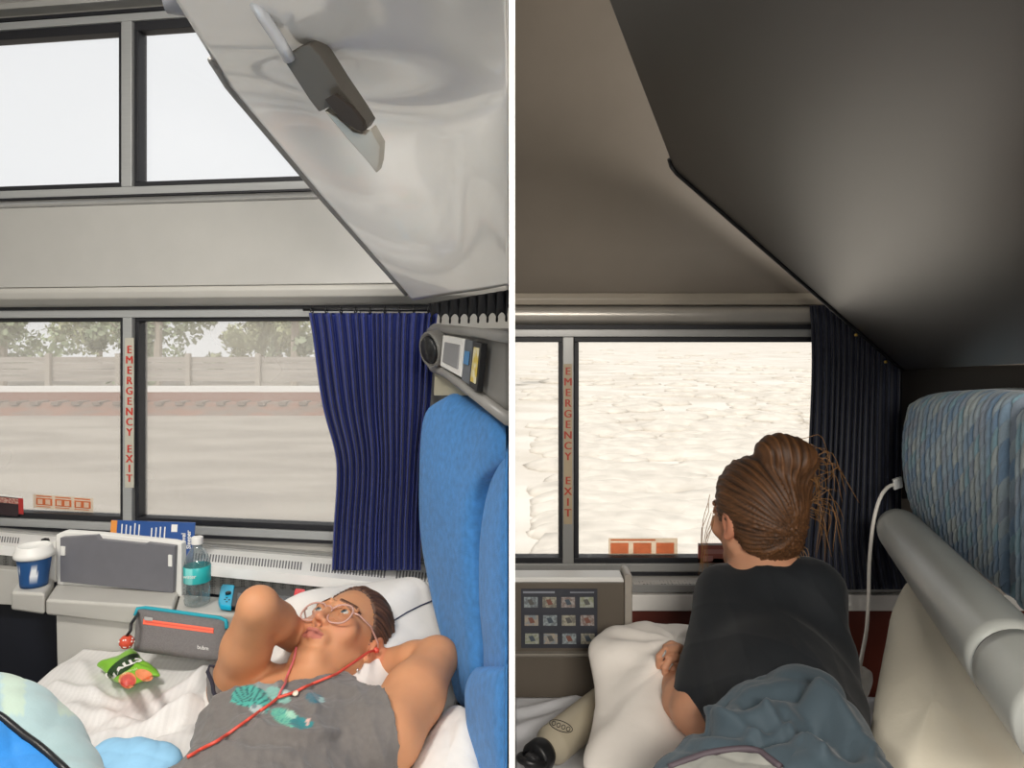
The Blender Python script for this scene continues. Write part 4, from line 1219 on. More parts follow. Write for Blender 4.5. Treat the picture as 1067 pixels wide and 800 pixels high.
# ---- pillows
O = Lp([(616, 673, 1.53), (640, 657, 1.62), (675, 651, 1.67), (715, 654, 1.69), (757, 664, 1.66), (775, 710, 1.5), (757, 760, 1.36), (715, 797, 1.27), (665, 812, 1.23), (612, 800, 1.26), (618, 760, 1.36), (622, 715, 1.45)])
M['pillowR'] = mat('bright_pillowcase', '#eae4dc', .85, var=.02, bump=.1, bscale=90)
def wfold(v):
    r = waves(v, 41, 4.5, 9, ridge=True) * .007 + waves(v, 42, 9, 7) * .002
    c = np.array([.335, 1.50, .5]); d_ = v - c; an = np.arctan2(d_[:, 1], d_[:, 0]); ra = np.linalg.norm(d_[:, :2], axis=1)
    r += .006 * np.sin(an * 9 + 1) * np.exp(-((ra - .1) / .06) ** 2) - .03 * np.exp(-(ra / .075) ** 2)
    return r
plr = pillow('pillow', O, (0, -.42, .9), .045, .10, M['pillowR'], disp=wfold, N=170, M=44, pw=3)
tag(plr, 'bright white pillow under the folded hands of the woman in the dark shirt', 'pillow')
O = Lp([(946, 604, 1.46), (930, 632, 1.42), (918, 680, 1.33), (908, 735, 1.22), (905, 790, 1.13), (925, 870, 1.0), (1000, 930, .93), (1080, 880, .93), (1090, 815, .95), (1050, 740, 1.06), (1003, 672, 1.21), (967, 618, 1.39)])
plb = pillow('pillow', O, (-.42, -.75, .5), .045, .05, mat('cream_pillowcase', '#d8d1bf', .85, var=.02, bump=.1, bscale=90), disp=lambda v: waves(v, 51, 3.4, 8, ridge=True) * .006, N=150, M=40, pw=3)
tag(plb, 'large cream pillow leaning below the silver padded bolster', 'pillow')

# ---- flask
P0, P1 = pz(566, 784, .398), pz(632, 731, .402)
axf = (P1 - P0).normalized()
fl = thing('drinking_flask', 'cream metal flask with black lid lying on the right bed', 'flask', V((P0.x, P0.y, .36)))
M['cream'] = mat('cream_powder_coat', '#b5ac97', .4, metal=.1, var=.03)
Lf = (P1 - P0).length
MB().lathe([(0, .0), (.024, 0), (.026, .004), (.026, .012), (.0355, .026), (.037, .034), (.037, Lf - .02), (.034, Lf - .004), (0, Lf)], P0, axf, 44).build('body', M['cream'], fl, smooth=True)
MB().lathe([(0, -.030), (.026, -.030), (.030, -.026), (.030, -.004), (.027, .004), (0, .004)], P0, axf, 36).build('lid', M['black'], fl, smooth=True)
sd_ = axf.cross(V((0, 0, 1))).normalized()
lpts = [P0 - axf * .03 + sd_ * (.024 * math.cos(q)) - axf * (.030 * math.sin(q)) + V((0, 0, .012 * math.sin(q))) for q in np.linspace(0, math.pi, 14)]
MB().tube(lpts, .0075, 10).build('carry_loop', M['black'], fl, smooth=True)
MB().lathe([(0, -.046), (.014, -.046), (.017, -.042), (.017, -.028), (0, -.028)], P0, axf, 24).build('spout', mat('dark_grey_plastic', '#2c2c2e', .35), fl, smooth=True)
bvf = bvh_of(fl.children[0])
def ell_px(cx, cy, ra, rb, ang, n=26):
    c_, s_ = math.cos(ang), math.sin(ang)
    return [(cx + ra * math.cos(q) * c_ - rb * math.sin(q) * s_, cy + ra * math.cos(q) * s_ + rb * math.sin(q) * c_) for q in np.linspace(0, 6.2832, n)[:-1]]
m = MB(); m.tube([onto([bvf], x, y, .0003) for x, y in ell_px(584.5, 756.5, 12.5, 5.2, .36)], .0009, 6, closed=True)
m.build('emblem_ring', M['black'], fl)
for k_ in range(4):
    cx_ = 577 + k_ * 5; cy_ = 753.6 + k_ * 1.95
    MB().tube([onto([bvf], x, y, .0003) for x, y in ell_px(cx_, cy_, 1.9, 2.3, .36, 12)], .0008, 5, closed=True).build('emblem_mark', M['black'], fl)

# ---- charging cable, wall socket and tissues
ps = catmull([D(936, 504, 1.735), D(926, 507, 1.72), D(917, 519, 1.70), D(910, 545, 1.69), D(906, 585, 1.69), D(905, 620, 1.69), D(903, 655, 1.66), D(898, 683, 1.58), D(893, 708, 1.5)], 60, False)
cb = thing('charging_cable', 'white charging cable hanging in front of the navy curtain', 'cable', D(893, 708, 1.5))
MB().tube([V(p) for p in ps], .0042, 8).build('wire', mat('white_cable', '#d9d5cc', .45), cb, smooth=True)
MB().prism([D(931, 500, 1.72), D(940, 497, 1.73), D(941, 508, 1.73), D(932, 511, 1.72)], V((.004, .014, 0))).build('plug', M['white'], cb, bevel=.002)
O = Lp([(880, 700, 1.66), (893, 694, 1.68), (908, 702, 1.66), (906, 718, 1.64), (898, 732, 1.63), (884, 722, 1.64)])
ts = pillow('crumpled_tissue', O, (0, -.8, .6), .02, .03, mat('tissue', '#e2e0da', .9, var=.03), disp=lambda v: waves(v, 61, 22, 8, ridge=True) * .005, N=70, M=18)
tag(ts, 'crumpled white tissue at the lower end of the charging cable', 'tissue')
O = Lp([(869, 658, 1.942), (875, 655, 1.942), (877, 662, 1.942), (873, 667, 1.942), (868, 664, 1.942)])
t2 = pillow('paper_scrap', O, (-.3, -.8, .3), .006, .006, MATS['tissue'], disp=lambda v: waves(v, 62, 40, 8, ridge=True) * .002, N=40, M=10)
tag(t2, 'small white paper scrap on the red brown panel under the navy curtain', 'paper')
# ================================================================== PEOPLE
def orth(E, U):
    E = np.array(E, float); E /= np.linalg.norm(E); U = np.array(U, float); U -= E * (U @ E); U /= np.linalg.norm(U)
    return E, U, np.cross(E, U)


M['skin'] = mat('skin', None, .58, attr=True, var=.05, scale=25, sss=.12, spec=.4)
M['hairL'] = mat('brown_hair', None, .6, attr=True, var=.18, scale=90, stretch=(1, 1, 1))
SK = np.array(lin('#c78d66'))


class Head:
    def __init__(s, C, E, U, k=1.0):
        s.C = np.array(C, float); s.E, s.U, s.F = orth(E, U); s.R = np.stack([s.E, s.U, s.F]); s.k = k

    def p(s, e, u, f): return s.C + s.k * (e * s.E + u * s.U + f * s.F)

    def loc(s, v): return ((v - s.C) @ s.R.T) / s.k

    def skull(s, b):
        R, k = s.R, s.k
        b.ell(s.p(0, .032, -.018), np.array((.074, .088, .092)) * k, R, .012)
        b.ell(s.p(0, -.025, .018), np.array((.063, .085, .071)) * k, R, .02)
        b.cap(s.p(-.014, -.104, .064), s.p(.014, -.104, .064), .0175 * k, k=.02)
        for q in (-1, 1):
            b.cap(s.p(q * .054, -.055, -.002), s.p(q * .018, -.097, .056), .018 * k, .016 * k, .025)
            b.ell(s.p(q * .040, -.028, .060), np.array((.026, .024, .018)) * k, R, .02)
            b.cap(s.p(q * .012, .022, .088), s.p(q * .046, .019, .072), .006 * k, .006 * k, .014)
        b.cap(s.p(0, -.01, .01), s.p(0, -.01, .01), .03, k=.01)
        for q in (-1, 1):
            b.sph(s.p(q * .031, .0, .0955), .0150 * k, .011, sub=True)
        # nose
        b.chain([s.p(0, .012, .083), s.p(0, -.012, .093), s.p(0, -.034, .103)], [.006 * k, .0065 * k, .0088 * k], .008)
        for q in (-1, 1):
            b.ell(s.p(q * .0115, -.038, .092), np.array((.0068, .0068, .009)) * k, R, .006)
            b.sph(s.p(q * .0062, -.0455, .098), .0036 * k, .003, sub=True)
        # mouth
        b.ell(s.p(0, -.066, .078), np.array((.030, .018, .016)) * k, R, .012)
        b.chain([s.p(-.023, -.068, .083), s.p(-.008, -.0615, .0955), s.p(0, -.063, .0962), s.p(.008, -.0615, .0955), s.p(.023, -.068, .083)], [.003 * k, .0055 * k, .005 * k, .0055 * k, .003 * k], .004)
        b.chain([s.p(-.020, -.070, .083), s.p(0, -.074, .0935), s.p(.020, -.070, .083)], [.003 * k, .0068 * k, .003 * k], .004)
        b.cap(s.p(-.022, -.068, .0935), s.p(.022, -.068, .0935), .0014, .0014, .002, sub=True)
        for q in (-1, 1):
            b.chain([s.p(q * .016, -.001, .079), s.p(q * .031, .0095, .0855), s.p(q * .046, .001, .077)], [.003 * k, .0042 * k, .003 * k], .005)
            b.chain([s.p(q * .017, -.003, .079), s.p(q * .031, -.0095, .084), s.p(q * .045, -.002, .077)], [.0025 * k, .0036 * k, .0025 * k], .005)
            # ear
            b.ell(s.p(q * .076, -.006, -.012), np.array((.010, .031, .018)) * k, R, .006)
            b.ell(s.p(q * .086, -.004, -.008), np.array((.006, .018, .009)) * k, R, .005, sub=True)
            b.sph(s.p(q * .077, -.034, -.004), .008 * k, .006)

    def colour(s, v, base):
        c = np.tile(base, (len(v), 1)); q = s.loc(v); e, u, f = q.T
        def blend(w, h):
            nonlocal c
            w = np.clip(w, 0, 1)[:, None]; c = c * (1 - w) + np.array(lin(h)) * w
        head = (np.abs(e) < .1) & (u > -.13) & (u < .14) & (f > -.12) & (f < .13)
        blend(head * np.exp(-((np.abs(e) - .042) / .02) ** 2 - ((u + .03) / .022) ** 2) * (f > .02) * .35, '#cf7a60')
        blend(head * np.exp(-(e / .014) ** 2 - ((u + .036) / .013) ** 2) * (f > .08) * .35, '#cc7a62')
        lip = (np.abs(e) < .023) & (f > .078) & (u < -.058 - 2.5 * 0 * e) & (u > -.0815 + np.abs(e) * .35) & (u < -.0595 - np.abs(e) * .15)
        blend(head * lip * .75, '#b0605a')
        blend(head * np.exp(-((u + .0675 - .0) / .0017) ** 2) * (np.abs(e) < .023) * (f > .078) * .8, '#6e2f2c')
        blend(head * np.exp(-(((np.abs(e) - .0062) / .0032) ** 2 + ((u + .046) / .0035) ** 2)) * (f > .08) * .9, '#5a2a20')
        br = (np.abs(np.abs(e) - .031) < .019) & (np.abs(u - (.0235 - np.maximum(np.abs(e) - .034, 0) * .25)) < .0046) & (f > .03)
        blend(head * br * .9, '#45291c')
        blend(head * (np.abs(e) > .068) * (np.abs(u + .005) < .034) * (np.abs(f + .01) < .022) * .35, '#c96e55')
        return c

    def eyes(s, gaze, par, iris):
        g = gaze[0] * s.E + gaze[1] * s.U + gaze[2] * s.F; g /= np.linalg.norm(g)
        for q in (-1, 1):
            c = s.p(q * .031, 0, .0745); v, f = lathe_geo([(.0119 * s.k * math.sin(t), -.0119 * s.k * math.cos(t)) for t in np.linspace(0, math.pi, 30)], c, g, 28)
            a = np.array([np.arccos(np.clip((np.array(x) - c) @ g / .0119 / s.k, -1, 1)) for x in v])
            col = np.where((a < .26)[:, None], lin('#0b0b0d'), np.where((a < .58)[:, None], lin(iris), lin('#d3cac2')))
            mk('eye', v, f, mat('eyeball', None, .12, attr=True, var=.03), par, True, cols=col)


def hairmesh(b, name, par, base, dark, head, seed, streakdir, smooth=2, amp=.004, fr=40):
    v, f = b.mesh(smooth); n = vnormals(v, f)
    q = head.loc(v); ang = np.arctan2(q[:, 0], q[:, 1] + .02) * 9 + q[:, 2] * 10
    w = waves(np.stack([ang * .1, q[:, 2] * 1.2, q[:, 1] * 1.2], 1), seed, 9, 10)
    st = np.sin(ang * 6 + 4 * w) * .5 + np.sin(ang * 13 + 5 * w) * .5
    v = v + n * (st * amp * .4 + w * amp)[:, None]
    t = np.clip(.5 + .35 * st + .4 * w, 0, 1)[:, None]
    col = np.array(lin(base)) * t + np.array(lin(dark)) * (1 - t)
    return mk(name, v, f.tolist(), M['hairL'], par, True, cols=col)


# ------------------------------------------------ reclining woman, left
H = Head(D(358, 667, 1.5), (.93, -.36, .06), (.298, .845, .44), 1.0)
S1 = np.array(D(246, 714, 1.43)); S2 = np.array(D(404, 768, 1.22)); SM = np.array(D(322, 728, 1.37))
E1 = np.array(D(269, 632, 1.34)); W1 = np.array(D(318, 672, 1.55)); E2 = np.array(D(455, 686, 1.42)); W2 = np.array(D(390, 694, 1.50))
pl_ = thing('person', 'woman in glasses and grey printed shirt reclining with both hands behind her head', 'person', (-.4, 1.2, .45))
ax_ = (S2 - S1); ax_ /= np.linalg.norm(ax_); ln_ = np.array((-.075, -.43, .02)); A3 = np.stack(orth(ax_, ln_)); 
if A3[2][2] < 0: A3[2] *= -1
b = Sdf((-.85, .6, .40), (-.06, 1.78, .80), .0027)
H.skull(b)
b.chain([H.p(0, -.05, -.035), H.p(0, -.11, -.042), SM + np.array((0, 0, -.022))], [.050, .044, .052], .010)
CH = np.array((-.38, 1.265, .505)); AB = np.array((-.41, 1.05, .50)); PV = np.array((-.46, .84, .52))
b.ell(CH, (.165, .16, .062), A3, .03); b.ell(AB, (.135, .2, .068), A3, .04); b.ell(PV, (.165, .15, .08), A3, .04)
b.chain([SM, S1], [.05, .05], .03); b.chain([SM, S2], [.05, .052], .03)
b.chain([S1, S1 * .5 + E1 * .5, E1], [.050, .0445, .036], .02); b.chain([E1, E1 * .65 + W1 * .35, W1], [.036, .0365, .027], .012)
b.chain([S2, S2 * .5 + E2 * .5, E2], [.058, .055, .041], .02); b.chain([E2, E2 * .65 + W2 * .35, W2], [.040, .037, .028], .012)
# hands cradling the back of the head
for wr, sg in ((W1, -1), (W2, 1)):
    pc_ = H.p(sg * .045, .0, -.088)
    b.chain([wr, (wr + pc_) / 2, pc_], [.027, .026, .024], .012)
    for i in range(4):
        k0 = H.p(sg * .022, .035 - i * .02, -.102); k1 = H.p(-sg * .012, .040 - i * .02, -.106); k2 = H.p(-sg * (.034 - .004 * abs(i - 1.5)), .043 - i * .02, -.1)
        b.chain([pc_, k0, k1, k2], [.012, .0095, .0085, .007], .004)
    b.chain([pc_, H.p(sg * .05, .03, -.085), H.p(sg * .045, .058, -.08)], [.012, .0095, .008], .005)
for sg in (-1, 1):
    hip = PV + A3[0] * .085 * sg; b.chain([hip, hip + np.array((-.17, -.22, .05))], [.085, .075], .03)
def skincol(v):
    return H.colour(v, SK)
body = b.build('body', M['skin'], pl_, colf=skincol, smooth=2)
H.eyes((-.10, .17, .95), pl_, '#55646b')

h = Sdf(H.C - .22, H.C + .22, .0027)
h.ell(H.p(0, .036, -.022), np.array((.081, .095, .097)), H.R, .01)
h.cut(H.p(0, .094, .062), -.48 * H.U + .88 * H.F)
h.ell(H.p(.04, -.055, -.062), np.array((.05, .05, .034)), H.R, .02)
h.ell(H.p(-.03, -.05, -.07), np.array((.05, .05, .03)), H.R, .02)
hairmesh(h, 'hair', pl_, '#6d4a35', '#2b1a13', H, 3, None)

# shirt
s = Sdf((-.75, .6, .40), (-.10, 1.62, .72), .0035)
s.ell(CH, (.182, .172, .073), A3, .03); s.ell(AB, (.152, .2, .080), A3, .05); s.ell(PV, (.175, .10, .092), A3, .05)
s.chain([SM + A3[2] * -.01, S1 + (SM - S1) * .08, S1 + (E1 - S1) * .2], [.058, .060, .058], .03); s.chain([SM, S2 + (SM - S2) * .05, S2 + (E2 - S2) * .12], [.058, .071, .071], .03)
for sg in (-1, 1): s.ell(CH + A3[0] * .075 * sg + A3[1] * .06 + A3[2] * .035, (.065, .065, .045), A3, .03)
s.cap(H.p(0, -.11, -.012), SM + A3[2] * .03, .052, .058, .012, sub=True)
def sleeve_end(s, a, e, t, n2=(0, 0, 0), rad=.10):
    n = (e - a) / np.linalg.norm(e - a) + np.array(n2); n /= np.linalg.norm(n); p0 = a + (e - a) * t; ax = (e - a) / np.linalg.norm(e - a)
    def fn(P):
        q = P - p0; al = q @ ax; return np.maximum(-(q @ n), np.linalg.norm(q - al[..., None] * ax, axis=-1) - rad)
    return s.op(np.minimum(p0, e) - .13, np.maximum(p0, e) + .13, fn, .003, sub=True)
sleeve_end(s, S1, E1, .18); s.cut(np.array((-.200, 1.2, .536)), np.array((.86, .51, 0)))
def shirtdisp(v, f):
    n = vnormals(v, f)
    q = (v - CH) @ A3.T
    w = waves(np.stack([q[:, 0] * .6 + q[:, 1] * .5, q[:, 1] * 1.0 - q[:, 0] * .5, q[:, 2]], 1), 17, 9, 9, ridge=True)
    w2 = waves(q, 18, 16, 8)
    P = np.stack([CX + F * v[:, 0] / v[:, 1], CY - F * (v[:, 2] - CAMZ) / v[:, 1]], 1)
    d = .0095 * w + .003 * w2
    for (a, c_, am, wd) in (((245, 752), (330, 768), .007, 5), ((225, 765), (350, 762), .006, 4), ((205, 778), (300, 785), .006, 5), ((262, 705), (300, 722), .004, 3), ((258, 745), (275, 757), .005, 4), ((300, 700), (330, 735), .005, 3.5), ((200, 790), (270, 765), .005, 4)):
        a = np.array(a); c_ = np.array(c_); dd = c_ - a; t = np.clip(((P - a) @ dd) / (dd @ dd), 0, 1); r = np.linalg.norm(P - a - t[:, None] * dd, axis=1)
        d += 1.3 * am * np.exp(-(r / wd / 1.4) ** 2) * (v[:, 2] > .5)
    return v + n * d[:, None]
def shirtcol(v):
    c = np.tile(np.array(lin('#6b6663')), (len(v), 1))
    P = np.stack([CX + F * v[:, 0] / v[:, 1], CY - F * (v[:, 2] - CAMZ) / v[:, 1]], 1); top = v[:, 2] > .5
    def ell(cx, cy, ra, rb, ang, hx, hx2=None, fan=0):
        d = P - np.array((cx, cy)); a = math.radians(ang); x = d[:, 0] * math.cos(a) + d[:, 1] * math.sin(a); y = -d[:, 0] * math.sin(a) + d[:, 1] * math.cos(a)
        m = ((x / ra) ** 2 + (y / rb) ** 2 < 1) & top
        if fan: m &= y < fan
        c[m] = lin(hx)
        if hx2:
            st = m & (np.sin(np.arctan2(y - rb * .5, x) * 22) > .45); c[st] = lin(hx2)
    ell(277, 712, 13, 9, 20, '#8b9391'); ell(280, 709, 5, 4, 0, '#b3b6b2'); ell(281, 709, 2, 2, 0, '#5d6f78')
    ell(261, 731, 21, 17, 18, '#49a597', '#1d5d60', fan=6)
    ell(268, 739, 8, 5, 10, '#a7b3b2'); ell(265, 736, 3, 3, 0, '#6b7b80')
    ell(290, 724, 14, 7, 25, '#7fb0a6'); ell(297, 722, 5, 4, 0, '#b3c5be')
    ell(298, 747, 17, 8, 25, '#5fae96', '#3b8f88'); ell(314, 753, 12, 6, 8, '#2b7c80'); ell(303, 744, 6, 4, 30, '#9ac8b2')
    ell(328, 727, 10, 5, 15, '#2b6474'); ell(335, 729, 3, 3, 0, '#8fb7b4'); ell(321, 752, 2, 4, 0, '#cfa9a0')
    return c
shirt = s.build('shirt', mat('shirt_jersey', None, .85, attr=True, var=.08, scale=120, bump=.15, bscale=500, sheen=.2), pl_, colf=shirtcol, disp=shirtdisp)
bs, bb_ = bvh_of(shirt), bvh_of(body)
a1_ = (E1 - S1) / np.linalg.norm(E1 - S1); g1 = np.cross(a1_, (0, 0, 1)); g1 /= np.linalg.norm(g1); g2 = np.cross(a1_, g1)
hem = []
for q in np.linspace(0, 2 * math.pi, 33)[:-1]:
    c_ = S1 + (E1 - S1) * .165; dr = g1 * math.cos(q) + g2 * math.sin(q); h_ = bs.ray_cast(V(c_ + dr * .16), V(-dr))
    hem.append(h_[0] + V(dr) * .001 if h_[0] is not None and (h_[0] - V(c_)).length < .085 else V(c_ + dr * .058))
MB().tube(hem, .0038, 8, closed=True).build('sleeve_binding', mat('dark_binding', '#262432', .8), shirt, smooth=True)
# shorts
sh = Sdf((-.95, .4, .40), (-.15, 1.05, .78), .005)
sh.ell(PV + np.array((-.01, -.03, 0)), (.185, .14, .10), A3, .03)
for sg in (-1, 1):
    hip = PV + A3[0] * .085 * sg; sh.chain([hip, hip + np.array((-.15, -.2, .05))], [.098, .09], .03)
sh.build('shorts', mat('pale_blue_cotton', '#8fc2e4', .8, var=.06), pl_, smooth=2)
# glasses
gm = mat('rose_clear_acetate', '#c79e92', .15, var=.05, coat=.5)
def ring(q):
    pts = []
    for t in np.linspace(0, 2 * math.pi, 37)[:-1]:
        cx_, sy_ = math.cos(t), math.sin(t); x = .0255 * np.sign(cx_) * abs(cx_) ** .8; y = .0235 * np.sign(sy_) * abs(sy_) ** .85
        pts.append(V(H.p(q * .0325 + x, -.013 + y, .0915 - .10 * abs(q * .0325 + x) ** 1.0 * .25 - .0)))
    return pts
gl = MB().tube([V(H.p(x, y, f)) for x, y, f in ((-.009, -.004, .0915), (-.004, -.001, .097), (.004, -.001, .097), (.009, -.004, .0915))], .0016, 8).build('glasses', gm, pl_, smooth=True)
M['lens'] = glass_mat('lens_glass', '#fbfaf8', .06)
for q in (-1, 1):
    r_ = ring(q); MB().tube(r_, .0019, 8, closed=True).build('rim', gm, gl, smooth=True)
    m = MB(); c_ = sum(r_, V((0, 0, 0))) / len(r_); m.v = r_ + [c_]; m.f = [[i, (i + 1) % 36, 36] for i in range(36)]; m.build('lens', M['lens'], gl, smooth=True)
    MB().tube([V(H.p(q * .056, -.004, .087)), V(H.p(q * .066, -.002, .080)), V(H.p(q * .079, .003, .045)), V(H.p(q * .082, .002, .0)), V(H.p(q * .080, -.01, -.02))], .0018, 8).build('temple', gm, gl, smooth=True)
# earphone cord
hv = pl_
ch_b = [bs, bb_]
def cordpts(px_, off=.0035): 
    Q = np.array([tuple(onto(ch_b, x, y, off)) for x, y in catmull(px_, 40, False)])
    for _ in range(2): Q[1:-1] = .5 * Q[1:-1] + .25 * (Q[2:] + Q[:-2])
    return [V(p) for p in Q]
cm = mat('red_cord', '#d8503f', .45)
er = V(H.p(.083, -.012, -.004))
ec = MB().tube(cordpts([(289, 729), (283, 735), (270, 744), (252, 757), (232, 771), (212, 782), (196, 791)], .004), .0026, 8).build('earphone_cord', cm, pl_, smooth=True)
pr_ = cordpts([(352, 704), (335, 711), (318, 718), (305, 724), (289, 729)], .0045)
MB().tube([er, er + V((-.012, -.018, .004)), V(pr_[0]) * .55 + er * .45 + V((0, -.012, .006))] + pr_, .0026, 8).build('branch', cm, ec, smooth=True)
MB().tube(cordpts([(309.5, 676), (307, 688), (300, 706), (294, 720), (289, 729)], .004), .0023, 8).build('branch', mat('pink_cord', '#d4686a', .45), ec, smooth=True)
MB().lathe([(0, -.006), (.005, -.005), (.006, 0), (.004, .006), (0, .007)], er, V(H.E), 12).build('earbud', cm, ec, smooth=True)
o_ = onto(ch_b, 309, 725, .004)
MB().lathe([(0, 0), (.005, .0), (.005, .003), (0, .0036)], o_, (-.1, -.5, .8), 12).build('pendant', mat('pearl', '#e6d9c6', .25), pl_, smooth=True)
MB().lathe([(0, 0), (.0038, .0), (.0042, .002), (0, .003)], onto([bb_], 372, 698, .0005), V(H.E), 10).build('ear_stud', mat('ear_stud_metal', '#e8e0d8', .15, metal=.8), pl_, smooth=True)

# ------------------------------------------------ woman looking out, right
HR = Head(D(786, 536, 1.5), (-.93, -.36, -.05), (-.06, .04, 1.0), .98)
pr = thing('person', 'woman with bun in dark shirt seen from behind looking out of the window', 'person', (.52, 1.25, .36))
sl = np.array(D(757, 622, 1.49)); el = np.array(D(724, 741, 1.29)); wr = np.array(D(701, 712, 1.44))
b = Sdf((.20, .70, .37), (.86, 1.72, 1.04), .0024)
HR.skull(b)
nb_ = np.array(D(800, 604, 1.46))
b.chain([HR.p(0, -.05, -.02), HR.p(0, -.12, -.03), nb_], [.050, .048, .06], .03)
sr_ = np.array(D(846, 618, 1.42))
c0, c1, c2 = np.array(D(797, 650, 1.46)), np.array(D(810, 728, 1.28)), np.array(D(832, 830, 1.06))
b.chain([sl, nb_, sr_], [.048, .06, .05], .03); b.chain([c0, c1, c2], [.090, .095, .10], .04)
b.chain([sl, (sl + el) / 2, el], [.047, .044, .039], .02); b.chain([el, el * .65 + wr * .35, wr], [.039, .042, .028], .014)
er_ = np.array(D(862, 740, 1.32)); b.chain([sr_, er_], [.042, .034], .02)
wr2 = np.array(D(722, 690, 1.55)); b.chain([er_, np.array(D(790, 700, 1.5)), wr2], [.038, .036, .027], .014)
# left hand loosely closed, right hand laid over it
def PX(l): return [np.array(D(*p)) for p in l]
pa = np.array(D(691, 696, 1.495)); b.chain([wr, pa], [.026, .024], .012); b.ell(pa + np.array((.004, .012, .006)), (.026, .026, .024), None, .008)
for l in ([(686, 699, 1.46), (681, 692, 1.47), (682, 683, 1.48), (689, 677, 1.485)], [(684, 692, 1.48), (681, 683, 1.49), (685, 675, 1.50), (694, 671, 1.50)],
          [(688, 688, 1.49), (688, 677, 1.51), (694, 670, 1.52), (702, 667, 1.52)], [(692, 686, 1.50), (694, 674, 1.53), (700, 668, 1.54), (708, 666, 1.54)]):
    b.chain(PX(l), [.0092, .0080, .0074, .0062], .0008)
b.chain(PX([(694, 700, 1.47), (699, 690, 1.465), (703, 681, 1.47)]), [.0125, .0105, .0085], .003)
pb = np.array(D(712, 692, 1.492)); b.chain([wr2, pb], [.027, .024], .012); b.ell(pb, (.022, .024, .026), None, .008)
for l in ([(704, 676, 1.45), (694, 677, 1.435), (687, 684, 1.428), (686.5, 694, 1.434)], [(705, 685, 1.445), (697, 687, 1.43), (693, 695, 1.422), (693, 704.5, 1.43)],
          [(708, 694, 1.44), (702.5, 697.5, 1.426), (700.5, 705, 1.42), (701.5, 713, 1.428)], [(712, 702, 1.438), (708.5, 706.5, 1.428), (708, 713, 1.424), (709, 718, 1.428)]):
    b.chain(PX(l), [.0092, .0080, .0074, .0062], .0008)
b.chain(PX([(708, 677, 1.475), (700, 673, 1.475), (694, 675, 1.47)]), [.0125, .0105, .0085], .003)
for sg in (-1, 1):
    hip = c2 + np.array((.07 * sg, -.02, -.04)); b.chain([hip, hip + np.array((.02 * sg + .03, -.30, -.02))], [.075, .06], .03)
b.cut((0, .72, 0), (0, -1, 0))
bodyr = b.build('body', M['skin'], pr, colf=lambda v: HR.colour(v, np.array(lin('#c48f70'))), smooth=1)
HR.eyes((0, 0, 1), pr, '#5d5348')
MB().tube([np.array(D(690.5, 680.5, 1.432)) + np.array((.009 * math.cos(t) * .6, .009 * math.sin(t), .009 * math.cos(t) * .8)) for t in np.linspace(0, 6.28, 18)[:-1]], .0022, 8, closed=True).build('ring', M['silver'], pr, smooth=True)
h = Sdf(HR.C - .24, HR.C + .24, .0028)
h.ell(HR.p(0, .03, -.022), np.array((.083, .095, .100)), HR.R, .01)
h.ell(HR.p(0, -.03, -.055), np.array((.066, .06, .05)), HR.R, .03)
h.cut(HR.p(0, .06, .06), np.array(.94 * HR.F - .34 * HR.U))
bun = HR.p(-.045, .118, -.062)
h.ell(bun, np.array((.058, .046, .056)), HR.R, .02)
h.ell(bun + .022 * HR.E + .018 * HR.U, np.array((.045, .035, .045)), HR.R, .012)
h.ell(HR.p(-.062, .065, -.05), np.array((.035, .065, .045)), HR.R, .02)
hr = hairmesh(h, 'hair', pr, '#6f4827', '#1e120b', HR, 8, None, amp=.005)
rng = np.random.RandomState(4); m = MB()
for i in range(80):
    side = rng.rand()
    if side < .62:      # loose ends on the right of the bun and nape
        p0 = bun + np.array((rng.uniform(.0, .05), rng.uniform(-.03, .02), rng.uniform(-.10, .04)))
        dv = np.array((rng.uniform(.03, .07), rng.uniform(-.02, .03), rng.uniform(-.14, .02)))
        p1 = p0 + dv * .5 + np.array((.022, 0, .022)); p2 = p0 + dv + rng.normal(size=3) * .01
    elif side < .95:    # nape
        p0 = HR.p(rng.uniform(-.06, .03), -.06, -.075); p1 = p0 + np.array((rng.uniform(0, .03), -.01, -.03)); p2 = p1 + np.array((rng.uniform(-.01, .03), 0, -.035))
    else:               # wisps in front of the ear
        p0 = HR.p(.078, rng.uniform(.0, .05), rng.uniform(.03, .05)); p1 = p0 + np.array((-.012, .01, -.06)); p2 = p1 + np.array((rng.uniform(-.01, .01), .01, -.06 - .05 * rng.rand()))
    m.tube([V(p) for p in catmull([p0, (p0 + p1) / 2 + rng.normal(size=3) * .004, p1, p2], 9, False)], [.0007] * 7 + [.0005, .0003], 4)
o = m.build('loose_strands', mat('hair_strands', '#8a6238', .4), hr, smooth=True)
# shirt
s = Sdf((.14, .55, .40), (1.0, 1.68, .95), .0036)
hd = (el - sl) / np.linalg.norm(el - sl)
s.chain([sl, np.array(D(739, 738, 1.31))], [.058, .074], .02)
s.cut(np.array(D(730, 730, 1.34)), np.array((-.42, -.25, -.87)))
s.chain([sl + np.array((0, 0, -.004)), nb_ + np.array((0, -.02, -.028)), sr_], [.058, .072, .060], .04)
s.chain([c0, c1, c2], [.110, .118, .115], .05)
s.chain([sr_, np.array(D(862, 690, 1.34)), np.array(D(873, 745, 1.23)), np.array(D(888, 805, 1.1))], [.056, .046, .040, .034], .04)
s.cap(HR.p(0, -.10, -.03), nb_ + np.array((0, .02, .0)), .054, .056, .008, sub=True)
def sdisp(v, f):
    n = vnormals(v, f); q = v - c0
    w = waves(np.stack([q[:, 0] * 1.2, q[:, 1] * .5, q[:, 2] * .5], 1), 71, 5.5, 8, ridge=True); w2 = waves(q, 72, 12, 8)
    return v + n * (.005 * w + .0015 * w2)[:, None]
